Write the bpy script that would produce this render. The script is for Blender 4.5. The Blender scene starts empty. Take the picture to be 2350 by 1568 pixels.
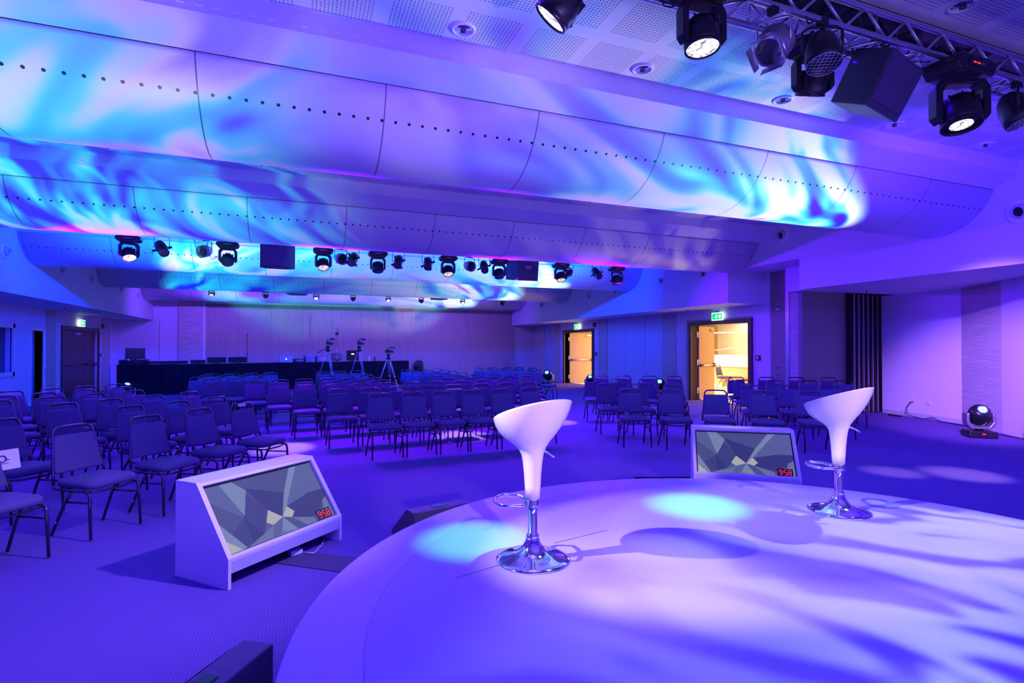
import bpy, bmesh, math, random
from mathutils import Vector, Matrix, Quaternion
PI = math.pi
S = bpy.context.scene
COL = S.collection
D = bpy.data

# ------------------------------------------------------------------ camera, world, exposure
cam_d = D.cameras.new('camera'); cam = D.objects.new('camera', cam_d); COL.objects.link(cam)
cam_d.sensor_width = 36.0; cam_d.lens = 1245.0 / 2350 * 36.0
cam_d.clip_start = 0.05; cam_d.clip_end = 200
cam.location = (0, 0, 1.55)
YAW = math.atan(485 / 1245.0); PITCH = math.atan(15 / 1245.0)
cam.rotation_euler = (PI / 2 + PITCH, 0, -YAW)
S.camera = cam
w = D.worlds.new('world'); S.world = w; w.use_nodes = True
w.node_tree.nodes['Background'].inputs[0].default_value = (0.02, 0.01, 0.12, 1)
w.node_tree.nodes['Background'].inputs[1].default_value = 0.3
S.view_settings.view_transform = 'Standard'; S.view_settings.look = 'None'
S.view_settings.gamma = 1.0; S.view_settings.use_curve_mapping = False
S.view_settings.exposure = -0.25
try:
    S.cycles.use_denoising = True
    S.cycles.max_bounces = 7; S.cycles.diffuse_bounces = 4; S.cycles.glossy_bounces = 4
    S.cycles.caustics_reflective = False; S.cycles.caustics_refractive = False
    S.cycles.sample_clamp_indirect = 4.0
except Exception:
    pass

# ------------------------------------------------------------------ lights
def aim(o, tgt):
    d = Vector(tgt) - o.location
    o.rotation_euler = d.to_track_quat('-Z', 'Y').to_euler()

def area(name, loc, tgt, sx, sy, power, col, spread=180):
    l = D.lights.new(name, 'AREA'); l.shape = 'RECTANGLE'; l.size = sx; l.size_y = sy
    l.energy = power; l.color = col; l.spread = math.radians(spread)
    o = D.objects.new(name, l); COL.objects.link(o); o.location = loc; aim(o, tgt); return o

def spot(name, loc, tgt, power, col, ang, blend=0.3, rad=0.04):
    l = D.lights.new(name, 'SPOT'); l.energy = power; l.color = col
    l.spot_size = math.radians(ang); l.spot_blend = blend; l.shadow_soft_size = rad
    o = D.objects.new(name, l); COL.objects.link(o); o.location = loc; aim(o, tgt); return o

def gobo(o, stops, scale, detail=2.0, distort=1.2, stretch=(1, 1), rot=0.0, seed=0.0, rough=0.5):
    """a coloured pattern wheel inside the moving head, thrown by the beam"""
    l = o.data; l.use_nodes = True; nt = l.node_tree; N = nt.nodes; L = nt.links
    em = N.get('Emission')
    tc = N.new('ShaderNodeTexCoord'); sp = N.new('ShaderNodeSeparateXYZ'); L.new(tc.outputs['Normal'], sp.inputs[0])
    dx = N.new('ShaderNodeMath'); dx.operation = 'DIVIDE'; L.new(sp.outputs[0], dx.inputs[0]); L.new(sp.outputs[2], dx.inputs[1])
    dy = N.new('ShaderNodeMath'); dy.operation = 'DIVIDE'; L.new(sp.outputs[1], dy.inputs[0]); L.new(sp.outputs[2], dy.inputs[1])
    cb = N.new('ShaderNodeCombineXYZ'); L.new(dx.outputs[0], cb.inputs[0]); L.new(dy.outputs[0], cb.inputs[1])
    mp = N.new('ShaderNodeMapping'); L.new(cb.outputs[0], mp.inputs[0])
    mp.inputs['Rotation'].default_value = (0, 0, rot); mp.inputs['Scale'].default_value = (stretch[0], stretch[1], 1)
    mp.inputs['Location'].default_value = (seed, seed * 0.7, seed * 1.3)
    nz = N.new('ShaderNodeTexNoise'); nz.inputs['Scale'].default_value = scale; nz.inputs['Detail'].default_value = detail
    nz.inputs['Roughness'].default_value = rough; nz.inputs['Distortion'].default_value = distort
    L.new(mp.outputs[0], nz.inputs['Vector'])
    cr = N.new('ShaderNodeValToRGB'); L.new(nz.outputs['Fac'], cr.inputs[0])
    e = cr.color_ramp.elements
    while len(e) < len(stops): e.new(0.5)
    for k, (p, c) in enumerate(stops):
        e[k].position = p; e[k].color = (c[0], c[1], c[2], 1)
    L.new(cr.outputs[0], em.inputs['Color'])
    return o

VIO = (0.05, 0.0, 1.0); BLU = (0.015, 0.0, 1.0); PUR = (0.13, 0.0, 1.0); CYA = (0.0, 0.62, 0.85)
LIL = (0.42, 0.27, 1.0); WHT = (0.95, 0.85, 1.0)
AURORA = [(0.42, (0.01, 0.0, 0.35)), (0.49, (0.0, 0.1, 0.7)), (0.54, (0.0, 0.62, 0.75)), (0.59, (0.45, 1.0, 0.95)), (0.65, (0.95, 0.8, 0.9)), (0.74, (0.2, 0.1, 0.9))]
AUR2 = [(0.30, (0.01, 0.0, 0.5)), (0.38, (0.0, 0.35, 0.8)), (0.45, (0.1, 0.8, 0.85)), (0.52, (0.7, 1.0, 0.95)), (0.65, (1.0, 0.88, 0.9)), (0.74, (0.3, 0.2, 0.9))]
# --- added fill lights without fixtures: behind the camera, along the trusses, near the floor
area('added_stage_fill', (2.0, -3.2, 3.7), (3.0, 8, 1.0), 9.0, 0.35, 400, BLU)  # added blue fill, an unseen source behind the camera
area('added_ceiling_fill', (2.5, -2.2, 0.5), (2.5, 6.0, 4.3), 8.0, 0.3, 170, LIL)  # added lilac uplight for the ceiling, unseen behind the camera
for x in (-3.0, 1.0, 5.0, 8.0):
    area('added_truss_fill', (x, 3.05, 3.86), (x, 6.5, 0.0), 1.6, 0.12, 84, VIO, 170)  # added violet fill at the truss, matching no hung light
for x in (-3.6, 0.4, 4.4, 7.2):
    area('added_audience_fill', (x, 11.75, 3.08), (x + 0.3, 8.5, 0.0), 1.4, 0.12, 230, PUR, 170)  # added purple fill floating under the middle rig
    area('added_audience_blue_fill', (x, 12.6, 3.75), (x, 15.5, 4.2), 1.4, 0.1, 520, (0.0, 0.03, 1.0), 170)  # added blue fill behind the middle rig, no fixture there
for x in (-3.0, 1.5, 6.0):
    area('added_rear_fill', (x, 20.9, 3.7), (x, 25, 1.0), 1.8, 0.12, 240, (0.17, 0.05, 1.0), 160)  # added violet-blue fill to brighten the back wall
area('foyer_light', (14.4, 15.5, 2.92), (14.4, 15.5, 0), 4.0, 11.0, 800, (1.0, 0.68, 0.34))
area('foyer_light', (18.7, 19.5, 2.92), (18.9, 19.5, 0), 1.4, 12.0, 800, (1.0, 0.72, 0.4))  # added second light, brightens the far wall past the glass

# ------------------------------------------------------------------ materials
MATS = {}
def mat(name, col=(0.8, 0.8, 0.8), rough=0.5, metal=0.0, spec=0.5, emit=None, es=1.0, var=0.0, vs=30.0, bump=0.0, bs=200.0, coat=0.0):
    if name in MATS: return MATS[name]
    m = D.materials.new(name); m.use_nodes = True; nt = m.node_tree; N = nt.nodes; L = nt.links
    b = N['Principled BSDF']
    b.inputs['Base Color'].default_value = (*col, 1); b.inputs['Roughness'].default_value = rough
    b.inputs['Metallic'].default_value = metal; b.inputs['Specular IOR Level'].default_value = spec
    if coat: b.inputs['Coat Weight'].default_value = coat; b.inputs['Coat Roughness'].default_value = 0.05
    if emit:
        b.inputs['Emission Color'].default_value = (*emit, 1); b.inputs['Emission Strength'].default_value = es
    tc = N.new('ShaderNodeTexCoord')
    if var > 0:
        nz = N.new('ShaderNodeTexNoise'); nz.inputs['Scale'].default_value = vs; nz.inputs['Detail'].default_value = 3
        L.new(tc.outputs['Object'], nz.inputs['Vector'])
        cr = N.new('ShaderNodeValToRGB'); L.new(nz.outputs['Fac'], cr.inputs[0])
        cr.color_ramp.elements[0].position = 0.3; cr.color_ramp.elements[1].position = 0.7
        cr.color_ramp.elements[0].color = (*[c * (1 - var) for c in col], 1)
        cr.color_ramp.elements[1].color = (*[min(1, c * (1 + var)) for c in col], 1)
        L.new(cr.outputs[0], b.inputs['Base Color'])
    if bump > 0:
        nb = N.new('ShaderNodeTexNoise'); nb.inputs['Scale'].default_value = bs; nb.inputs['Detail'].default_value = 2
        L.new(tc.outputs['Object'], nb.inputs['Vector'])
        bp = N.new('ShaderNodeBump'); bp.inputs['Strength'].default_value = bump; bp.inputs['Distance'].default_value = 0.004
        L.new(nb.outputs['Fac'], bp.inputs['Height']); L.new(bp.outputs[0], b.inputs['Normal'])
    MATS[name] = m
    return m

class G:  # the same added brightening for the farther stool
    """small node helper"""
    def __init__(s, m): s.m = m; s.N = m.node_tree.nodes; s.L = m.node_tree.links; s.b = s.N['Principled BSDF']
    def n(s, t, **k):
        x = s.N.new(t)
        for a, v in k.items(): setattr(x, a, v)  # added wide blue fill for the upper side wall
        return x
    def math(s, op, a, b=None):
        x = s.N.new('ShaderNodeMath'); x.operation = op
        for i, v in enumerate((a, b)):
            if v is None: continue
            if isinstance(v, (int, float)): x.inputs[i].default_value = v
            else: s.L.new(v, x.inputs[i])
        return x.outputs[0]
    def mix(s, f, c0, c1):
        x = s.N.new('ShaderNodeMix'); x.data_type = 'RGBA'
        s.L.new(f, x.inputs[0])
        for i, v in ((6, c0), (7, c1)):
            if isinstance(v, tuple): x.inputs[i].default_value = (*v, 1)
            else: s.L.new(v, x.inputs[i])
        return x.outputs[2]
    def coord(s, kind='Object'):
        t = s.N.new('ShaderNodeTexCoord'); sp = s.N.new('ShaderNodeSeparateXYZ'); s.L.new(t.outputs[kind], sp.inputs[0])
        return t.outputs[kind], sp.outputs

def dots(g, u, v, pitch, r):
    """1 inside round dots on a square grid"""
    fu = g.math('SUBTRACT', g.math('FRACT', g.math('DIVIDE', u, pitch)), 0.5)
    fv = g.math('SUBTRACT', g.math('FRACT', g.math('DIVIDE', v, pitch)), 0.5)
    d = g.math('SQRT', g.math('ADD', g.math('MULTIPLY', fu, fu), g.math('MULTIPLY', fv, fv)))
    return g.math('LESS_THAN', d, r / pitch)

def m_ceiling():
    m = mat('perforated_plaster', (0.80, 0.80, 0.82), 0.65); g = G(m); _, o = g.coord()
    ins = g.math('MULTIPLY',
        g.math('LESS_THAN', g.math('ABSOLUTE', g.math('SUBTRACT', g.math('FRACT', g.math('DIVIDE', o[0], 0.6)), 0.5)), 0.385),
        g.math('LESS_THAN', g.math('ABSOLUTE', g.math('SUBTRACT', g.math('FRACT', g.math('DIVIDE', g.math('ADD', o[1], 0.1), 0.6)), 0.5)), 0.385))
    f = g.math('MULTIPLY', ins, dots(g, o[0], o[1], 0.03, 0.0072))
    g.L.new(g.mix(f, (0.76, 0.74, 0.85), (0.16, 0.16, 0.2)), g.b.inputs['Base Color'])  # lilac tint puts the blue wash light into the plaster colour
    return m

def m_vault():
    m = mat('vault_fabric', (0.78, 0.76, 0.86), 0.42, spec=0.35); g = G(m); _, o = g.coord('UV')
    # u = metres along the vault, v = metres around the arc measured from its lowest line
    seam = g.math('LESS_THAN', g.math('ABSOLUTE', g.math('SUBTRACT', g.math('FRACT', g.math('DIVIDE', g.math('ADD', o[0], 1.555), 1.51)), 0.5)), 0.0036)
    row = g.math('SUBTRACT', g.math('ABSOLUTE', o[1]), 0.738)
    fu = g.math('MULTIPLY', g.math('SUBTRACT', g.math('FRACT', g.math('DIVIDE', o[0], 0.1258)), 0.5), 0.1258)
    d = g.math('SQRT', g.math('ADD', g.math('MULTIPLY', fu, fu), g.math('MULTIPLY', row, row)))
    hole = g.math('LESS_THAN', d, 0.0145)
    f = g.math('MAXIMUM', hole, g.math('MULTIPLY', seam, 0.8))
    g.L.new(g.mix(f, (0.78, 0.76, 0.86), (0.02, 0.02, 0.03)), g.b.inputs['Base Color'])  # blue wash light is tinted into the pale fabric colour
    return m

def m_carpet():
    m = mat('carpet_weave', (0.2, 0.19, 0.21), 0.85, spec=0.25); g = G(m); co, o = g.coord()
    dd = dots(g, o[0], o[1], 0.018, 0.0052)
    nz = g.n('ShaderNodeTexNoise'); nz.inputs['Scale'].default_value = 180; nz.inputs['Detail'].default_value = 3; g.L.new(co, nz.inputs['Vector'])
    big = g.n('ShaderNodeTexNoise'); big.inputs['Scale'].default_value = 1.3; big.inputs['Detail'].default_value = 4; g.L.new(co, big.inputs['Vector'])
    c = g.mix(nz.outputs['Fac'], (0.11, 0.06, 0.26), (0.20, 0.11, 0.46))  # blue-violet here carries the stage light's cast in the carpet colour
    c = g.mix(g.math('MULTIPLY', dd, 0.55), c, (0.045, 0.025, 0.12))
    c = g.mix(g.math('MULTIPLY', big.outputs['Fac'], 0.25), c, (0.10, 0.06, 0.24))
    g.L.new(c, g.b.inputs['Base Color'])
    bp = g.n('ShaderNodeBump'); bp.inputs['Strength'].default_value = 0.5; bp.inputs['Distance'].default_value = 0.004
    g.L.new(nz.outputs['Fac'], bp.inputs['Height']); g.L.new(bp.outputs[0], g.b.inputs['Normal'])
    return m

def m_stage(name, base):
    m = mat(name, base, 0.42, spec=0.4); g = G(m); co, o = g.coord()
    nz = g.n('ShaderNodeTexNoise'); nz.inputs['Scale'].default_value = 260; nz.inputs['Detail'].default_value = 2; g.L.new(co, nz.inputs['Vector'])
    big = g.n('ShaderNodeTexNoise'); big.inputs['Scale'].default_value = 2.2; big.inputs['Detail'].default_value = 5; g.L.new(co, big.inputs['Vector'])
    c = g.mix(nz.outputs['Fac'], tuple(k * 0.86 for k in base), base)
    c = g.mix(g.math('MULTIPLY', big.outputs['Fac'], 0.15), c, tuple(k * 0.8 for k in base))
    g.L.new(c, g.b.inputs['Base Color'])
    bp = g.n('ShaderNodeBump'); bp.inputs['Strength'].default_value = 0.35; bp.inputs['Distance'].default_value = 0.002
    g.L.new(nz.outputs['Fac'], bp.inputs['Height']); g.L.new(bp.outputs[0], g.b.inputs['Normal'])
    return m

def m_wood(name, c0, c1, ax, pitch=1.22, off=0.0, seam=0.006, rough=0.5):
    """vertical-grain veneer in tall panels; ax = horizontal axis index (0 x, 1 y)"""
    m = mat(name, c0, rough); g = G(m); co, o = g.coord()
    mp = g.n('ShaderNodeMapping'); mp.inputs['Scale'].default_value = (70, 70, 0.9); g.L.new(co, mp.inputs[0])
    nz = g.n('ShaderNodeTexNoise'); nz.inputs['Scale'].default_value = 1.0; nz.inputs['Detail'].default_value = 5; nz.inputs['Roughness'].default_value = 0.65
    g.L.new(mp.outputs[0], nz.inputs['Vector'])
    st = g.math('MULTIPLY', g.math('SUBTRACT', nz.outputs['Fac'], 0.3), 2.2)
    c = g.mix(st, c0, c1)
    if pitch:
        s = g.math('LESS_THAN', g.math('FRACT', g.math('DIVIDE', g.math('ADD', o[ax], off), pitch)), seam / pitch)
        c = g.mix(g.math('MULTIPLY', s, 0.8), c, (0.03, 0.02, 0.02))
    g.L.new(c, g.b.inputs['Base Color'])
    return m

def m_stone():
    m = mat('banded_travertine', (0.62, 0.6, 0.55), 0.5); g = G(m); co, o = g.coord()
    mp = g.n('ShaderNodeMapping'); mp.inputs['Scale'].default_value = (3, 3, 62); g.L.new(co, mp.inputs[0])
    nz = g.n('ShaderNodeTexNoise'); nz.inputs['Scale'].default_value = 1.0; nz.inputs['Detail'].default_value = 5; nz.inputs['Distortion'].default_value = 0.6
    g.L.new(mp.outputs[0], nz.inputs['Vector'])
    c = g.mix(g.math('MULTIPLY', g.math('SUBTRACT', nz.outputs['Fac'], 0.25), 2.0), (0.36, 0.34, 0.31), (0.66, 0.63, 0.58))
    s = g.math('LESS_THAN', g.math('FRACT', g.math('DIVIDE', g.math('ADD', o[2], 0.1), 0.69)), 0.008)
    c = g.mix(g.math('MULTIPLY', s, 0.7), c, (0.8, 0.78, 0.75))
    g.L.new(c, g.b.inputs['Base Color'])
    return m

def m_cloth():
    m = mat('table_drape', (0.012, 0.012, 0.022), 0.8, spec=0.12); g = G(m); co, o = g.coord()
    mp = g.n('ShaderNodeMapping'); mp.inputs['Rotation'].default_value = (0, 0.6, 0); mp.inputs['Scale'].default_value = (1.6, 1.6, 0.7); g.L.new(co, mp.inputs[0])
    nz = g.n('ShaderNodeTexNoise'); nz.inputs['Scale'].default_value = 1.6; nz.inputs['Detail'].default_value = 3; nz.inputs['Distortion'].default_value = 1.0
    g.L.new(mp.outputs[0], nz.inputs['Vector'])
    bp = g.n('ShaderNodeBump'); bp.inputs['Strength'].default_value = 1.0; bp.inputs['Distance'].default_value = 0.25
    g.L.new(nz.outputs['Fac'], bp.inputs['Height']); g.L.new(bp.outputs[0], g.b.inputs['Normal'])
    return m

M_WALL = mat('lilac_tinted_wall_paint', (0.74, 0.70, 0.84), 0.6, var=0.02, vs=2.0)  # white walls tinted lilac, so the colour holds the blue light
M_SOFF = mat('lilac_tinted_bulkhead_paint', (0.74, 0.70, 0.84), 0.6)  # bulkheads carry the same blue-light tint in their colour
M_CEIL = m_ceiling(); M_VAULT = m_vault(); M_CARPET = m_carpet()
M_STAGE = m_stage('stage_vinyl', (0.44, 0.38, 0.62)); M_STAGE2 = m_stage('stage_rim_vinyl', (0.52, 0.45, 0.70))  # grey vinyl with the blue-violet light put into its base colours
M_BACKWOOD = m_wood('grey_veneer', (0.30, 0.25, 0.22), (0.46, 0.39, 0.34), 0, 1.22, 3.6)
M_PANEL = m_wood('green_grey_veneer', (0.16, 0.18, 0.16), (0.24, 0.26, 0.23), 0, 0)
M_STONE = m_stone(); M_CLOTH = m_cloth()
M_DOORW = m_wood('walnut_door', (0.10, 0.045, 0.02), (0.16, 0.075, 0.035), 1, 0, rough=0.4)
M_OAK = m_wood('oak_door', (0.42, 0.24, 0.10), (0.55, 0.33, 0.15), 0, 0, rough=0.45)
M_FAB = mat('chair_fabric', (0.11, 0.09, 0.21), 0.85, spec=0.2, var=0.22, vs=160, bump=0.6, bs=260)
M_FRM = mat('bronze_tube', (0.11, 0.10, 0.13), 0.22, metal=0.9)
M_GLD = mat('glide_metal', (0.7, 0.7, 0.72), 0.25, metal=0.9)
M_BLK = mat('black_plastic', (0.014, 0.014, 0.018), 0.38)
M_BLK2 = mat('black_glossy', (0.01, 0.01, 0.014), 0.28)
M_SPK = mat('textured_black_paint', (0.05, 0.05, 0.09), 0.42, bump=1.0, bs=180)
M_GRY = mat('grey_metal', (0.30, 0.30, 0.34), 0.4, metal=0.7)
M_ALU = mat('truss_aluminium', (0.72, 0.72, 0.74), 0.3, metal=0.95)
M_CHR = mat('chrome', (0.9, 0.9, 0.92), 0.06, metal=1.0)
M_WHT = mat('gloss_white_plastic', (0.88, 0.86, 0.86), 0.12, coat=0.5)
M_LAM = mat('white_laminate', (0.82, 0.81, 0.82), 0.35)
M_CBL = mat('cable_rubber', (0.015, 0.015, 0.018), 0.5)
M_GLASSD = mat('lens_glass', (0.05, 0.05, 0.06), 0.05, metal=0.2, coat=1.0)
M_RED = mat('red_led', (0.1, 0, 0), 0.5, emit=(1.0, 0.03, 0.02), es=2.2)
M_PAPER = mat('paper', (0.85, 0.84, 0.84), 0.7)
M_DISP = mat('display_glass', (0.02, 0.01, 0.03), 0.2)

# ------------------------------------------------------------------ mesh helpers
class MB:
    def __init__(s): s.bm = bmesh.new(); s.mi = 0; s.smooth = []
    def _f(s, vs, sm=False):
        try: f = s.bm.faces.new(vs)
        except ValueError: return None
        f.material_index = s.mi; f.smooth = sm; return f
    def box(s, c, sz, rz=0.0, rx=0.0, ry=0.0):
        R = Matrix.Rotation(rz, 3, 'Z') @ Matrix.Rotation(ry, 3, 'Y') @ Matrix.Rotation(rx, 3, 'X')
        v = [s.bm.verts.new(Vector(c) + R @ Vector((sx * sz[0] / 2, sy * sz[1] / 2, szz * sz[2] / 2)))
             for sx in (-1, 1) for sy in (-1, 1) for szz in (-1, 1)]
        for q in ((0, 1, 3, 2), (4, 6, 7, 5), (0, 4, 5, 1), (2, 3, 7, 6), (0, 2, 6, 4), (1, 5, 7, 3)): s._f([v[i] for i in q])
        return s
    def b2(s, x0, x1, y0, y1, z0, z1): return s.box(((x0 + x1) / 2, (y0 + y1) / 2, (z0 + z1) / 2), (abs(x1 - x0), abs(y1 - y0), abs(z1 - z0)))
    def quad(s, pts): s._f([s.bm.verts.new(p) for p in pts]); return s
    def prism(s, poly, ax, a, b):
        """polygon (list of 2-D points) extruded along axis ax from a to b; 2-D coords are the remaining axes in order"""
        def P(p, t):
            q = list(p); q.insert(ax, t); return q
        A = [s.bm.verts.new(P(p, a)) for p in poly]; B = [s.bm.verts.new(P(p, b)) for p in poly]
        s._f(A[::-1]); s._f(B); n = len(poly)
        for i in range(n): s._f([A[i], A[(i + 1) % n], B[(i + 1) % n], B[i]])
        return s
    def tube(s, pts, r, seg=8, closed=False, cap=True):
        pts = [Vector(p) for p in pts]; n = len(pts); rings = []
        rr = r if isinstance(r, (list, tuple)) else [r] * n
        prev = None
        for i, p in enumerate(pts):
            if closed: t = (pts[(i + 1) % n] - pts[i - 1])
            else: t = pts[min(i + 1, n - 1)] - pts[max(i - 1, 0)]
            t.normalize()
            if prev is None:
                a = Vector((0, 0, 1)) if abs(t.z) < 0.9 else Vector((1, 0, 0))
                u = t.cross(a).normalized()
            else:
                u = prev - t * prev.dot(t)
                u = u.normalized() if u.length > 1e-6 else t.orthogonal().normalized()
            prev = u; v = t.cross(u)
            rings.append([s.bm.verts.new(p + (u * math.cos(2 * PI * k / seg) + v * math.sin(2 * PI * k / seg)) * rr[i]) for k in range(seg)])
        m = n if closed else n - 1
        for i in range(m):
            a, b = rings[i], rings[(i + 1) % n]
            for k in range(seg): s._f([a[k], a[(k + 1) % seg], b[(k + 1) % seg], b[k]], True)
        if cap and not closed: s._f(rings[0][::-1]); s._f(rings[-1])
        return s
    def cyl(s, p0, p1, r, seg=16, r2=None): return s.tube([p0, p1], [r, r if r2 is None else r2], seg)
    def lathe(s, prof, c=(0, 0, 0), axis=(0, 0, 1), seg=32, sm=True):
        """profile [(radius, height)] around axis through c"""
        q = Vector((0, 0, 1)).rotation_difference(Vector(axis)); c = Vector(c); rings = []
        for r, h in prof:
            if r < 1e-5: rings.append([s.bm.verts.new(c + q @ Vector((0, 0, h)))])
            else: rings.append([s.bm.verts.new(c + q @ Vector((r * math.cos(2 * PI * k / seg), r * math.sin(2 * PI * k / seg), h))) for k in range(seg)])
        for a, b in zip(rings, rings[1:]):
            for k in range(seg):
                k2 = (k + 1) % seg
                if len(a) == 1 and len(b) == 1: continue
                if len(a) == 1: s._f([a[0], b[k], b[k2]], sm)
                elif len(b) == 1: s._f([a[k], a[k2], b[0]], sm)
                else: s._f([a[k], a[k2], b[k2], b[k]], sm)
        return s
    def rings(s, R, sm=True, cap=True):
        V = [[s.bm.verts.new(p) for p in r] for r in R]; n = len(V[0])
        for a, b in zip(V, V[1:]):
            for k in range(n): s._f([a[k], a[(k + 1) % n], b[(k + 1) % n], b[k]], sm)
        if cap: s._f(V[0][::-1], sm); s._f(V[-1], sm)
        return s
    def build(s, name, mats, parent=None, bevel=0.0, bseg=2):
        if not isinstance(mats, (list, tuple)): mats = [mats]
        bmesh.ops.recalc_face_normals(s.bm, faces=s.bm.faces)
        me = D.meshes.new(name); s.bm.to_mesh(me); s.bm.free()
        for m in mats: me.materials.append(m)
        o = D.objects.new(name, me); COL.objects.link(o)
        if parent: o.parent = parent
        if bevel:
            md = o.modifiers.new('bevel', 'BEVEL'); md.width = bevel; md.segments = bseg; md.limit_method = 'ANGLE'
        return o

def tag(o, label=None, cat=None, group=None, kind=None):
    if label: o['label'] = label
    if cat: o['category'] = cat
    if group: o['group'] = group
    if kind: o['kind'] = kind
    return o
def thing(name, label, cat, loc=(0, 0, 0), rz=0.0, group=None):
    o = D.objects.new(name, None); COL.objects.link(o); o.empty_display_size = 0.1
    o.location = loc; o.rotation_euler = (0, 0, rz); return tag(o, label, cat, group)
def struct(o, name=None):
    o['kind'] = 'structure'; return o
def kids(o): return [c for c in ALLOBJ() if c.parent == o]
def ALLOBJ(): return COL.objects
def tree(o): 
    ch = [c for c in COL.objects if c.parent is o]
    return (o, [tree(c) for c in ch])
def copy_tree(t, parent=None):
    o, ch = t; c = o.copy(); COL.objects.link(c); c.parent = parent
    if parent is not None: c.matrix_parent_inverse = o.matrix_parent_inverse.copy()
    for x in ch: copy_tree(x, c)
    return c
def child(o, nm):
    for c in o.children: 
        if c.name.split('.')[0] == nm: return c

def arc(c, r, a0, a1, n, plane='xz', third=0.0):
    out = []
    for i in range(n + 1):
        a = math.radians(a0 + (a1 - a0) * i / n); u = c[0] + r * math.cos(a); v = c[1] + r * math.sin(a)
        out.append((u, third, v) if plane == 'xz' else ((u, v, third) if plane == 'xy' else (third, u, v)))
    return out

# ================================================================== THE ROOM
XR, XL, YB, YF = 10.9, -6.73, 25.0, -5.0
UR, UL = 9.7, -5.4          # faces of the upper bulkheads
ZC = 4.27
struct(MB().b2(-9, 22, -6, 28, -0.2, 0.0).build('floor', M_CARPET))
struct(MB().b2(-5.6, 9.9, -5.2, 25.2, ZC, ZC + 0.15).build('ceiling', M_CEIL))
# left side wall with window and white door openings
def wall_x(name, x0, x1, ys, zt, m, holes):
    """wall between x0 and x1 along y with holes (y0, y1, z0, z1)"""
    b = MB(); y = ys[0]
    for (a, c, z0, z1) in holes:
        b.b2(x0, x1, y, a, 0, zt)
        if z0 > 0: b.b2(x0, x1, a, c, 0, z0)
        b.b2(x0, x1, a, c, z1, zt); y = c
    b.b2(x0, x1, y, ys[1], 0, zt)
    return struct(b.build(name, m))
wall_x('wall_left', XL - 0.25, XL, (YF - .2, YB + .25), 2.75, M_WALL, [(14.6, 17.15, 0.95, 2.05), (18.22, 18.98, 0, 2.02), (20.25, 23.25, 0, 2.12)])
wall_x('wall_right', XR, XR + 0.25, (9.25, YB + .25), 3.6, M_WALL, [(10.93, 13.14, 0, 2.22), (19.06, 21.5, 0, 2.22)])
# back wall: white part, stone pilaster, veneer
struct(MB().b2(XL, XR + .25, YB, YB + .25, 0, 4.5).build('wall_back', M_WALL))
struct(MB().b2(-3.58, 9.83, YB - .09, YB, 0, 3.36).build('wall_back', M_BACKWOOD))
struct(MB().b2(-4.52, -3.66, YB - .14, YB, 0, 3.9).build('trim_1', M_STONE))
struct(MB().b2(-3.66, -3.58, YB - .17, YB, 0, 3.5).b2(-3.66, 9.8, YB - .2, YB, 3.36, 3.46).build('trim_2', mat('pale_trim', (0.75, 0.78, 0.74), 0.5)))
struct(MB().b2(9.83, XR, YB - .06, YB, 0, 2.64).build('trim_3', M_STONE))
struct(MB().b2(-5.2, -5.19, YB - .004, YB, 0, 2.7).build('trim_4', M_BLK))
# wall behind the camera
struct(MB().b2(-9, 14.5, YF - .2, YF, 0, 4.5).build('wall_front', M_WALL))
# bulkheads and soffits
struct(MB().b2(XL - .25, UL, YF - .2, YB, 2.65, 4.5).build('wall_left', M_SOFF))
struct(MB().b2(UR, XR + .25, 10.4, YB, 2.65, 4.5).build('wall_right', M_SOFF))
struct(MB().b2(UR, XR + .25, 8.36, 10.4, 3.42, 4.5).build('wall_right', M_SOFF))
struct(MB().b2(UR, 14.5, YF - .2, 8.36, 2.77, 4.5).build('wall_right', M_SOFF))
struct(MB().b2(UR + .9, 14.5, 8.36, 9.5, 2.86, 4.5).build('wall_right', M_SOFF))
# niche on the right: faceted wall and stone pilaster
NP = [(13.3, 9.2), (13.04, 8.94), (12.6, 7.0), (11.9, 5.94), (11.5, 5.44), (10.7, 4.35), (10.5, 3.0), (10.5, YF)]
def facet(name, p, q, m, th=0.2, z1=2.8):
    d = Vector((q[0] - p[0], q[1] - p[1])); n = Vector((-d.y, d.x)).normalized()
    if n.x < 0: n = -n
    P = [(p[0], p[1]), (q[0], q[1]), (q[0] + n.x * th, q[1] + n.y * th), (p[0] + n.x * th, p[1] + n.y * th)]
    return struct(MB().prism(P, 2, 0, z1).build(name, m))
facet('wall_right', NP[1], NP[2], M_WALL); facet('trim_5', (12.55, 6.97), (11.86, 5.92), M_STONE, 0.25)
facet('wall_right', (11.9, 5.98), NP[4], M_WALL); facet('wall_right', NP[4], NP[5], M_WALL); facet('wall_right', NP[5], NP[6], M_WALL); facet('wall_right', NP[6], NP[7], M_WALL)
facet('trim_6', (11.875, 5.90), (11.85, 5.86), M_CHR, 0.02)
facet('baseboard_right', (13.0, 8.9), (12.57, 7.0), mat('skirting_grey', (0.5, 0.5, 0.55), 0.4), 0.03, 0.09)
facet('baseboard_right', (11.86, 5.86), (11.47, 5.42), MATS['skirting_grey'], 0.03, 0.09)
facet('baseboard_right', (11.47, 5.42), (10.67, 4.33), MATS['skirting_grey'], 0.03, 0.09)
struct(MB().b2(10.75, 13.3, 9.2, 9.3, 0, 2.86).build('wall_right', M_PANEL))
# folded partition leaves beside the niche
part = thing('folding_partition', 'stack of dark folded partition leaves standing on edge in the niche corner', 'partition', (12.15, 9.12, 0))
x = 0.0
for k in range(6):
    MB().b2(x, x + 0.045, -0.10, 0.06, 0.01, 2.84).build('leaf', M_BLK, part)
    MB().b2(x + 0.06, x + 0.145, -0.06, 0.06, 0.01, 2.84).build('leaf', mat('partition_edge', (0.36, 0.34, 0.36), 0.5), part)
    x += 0.158
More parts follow.
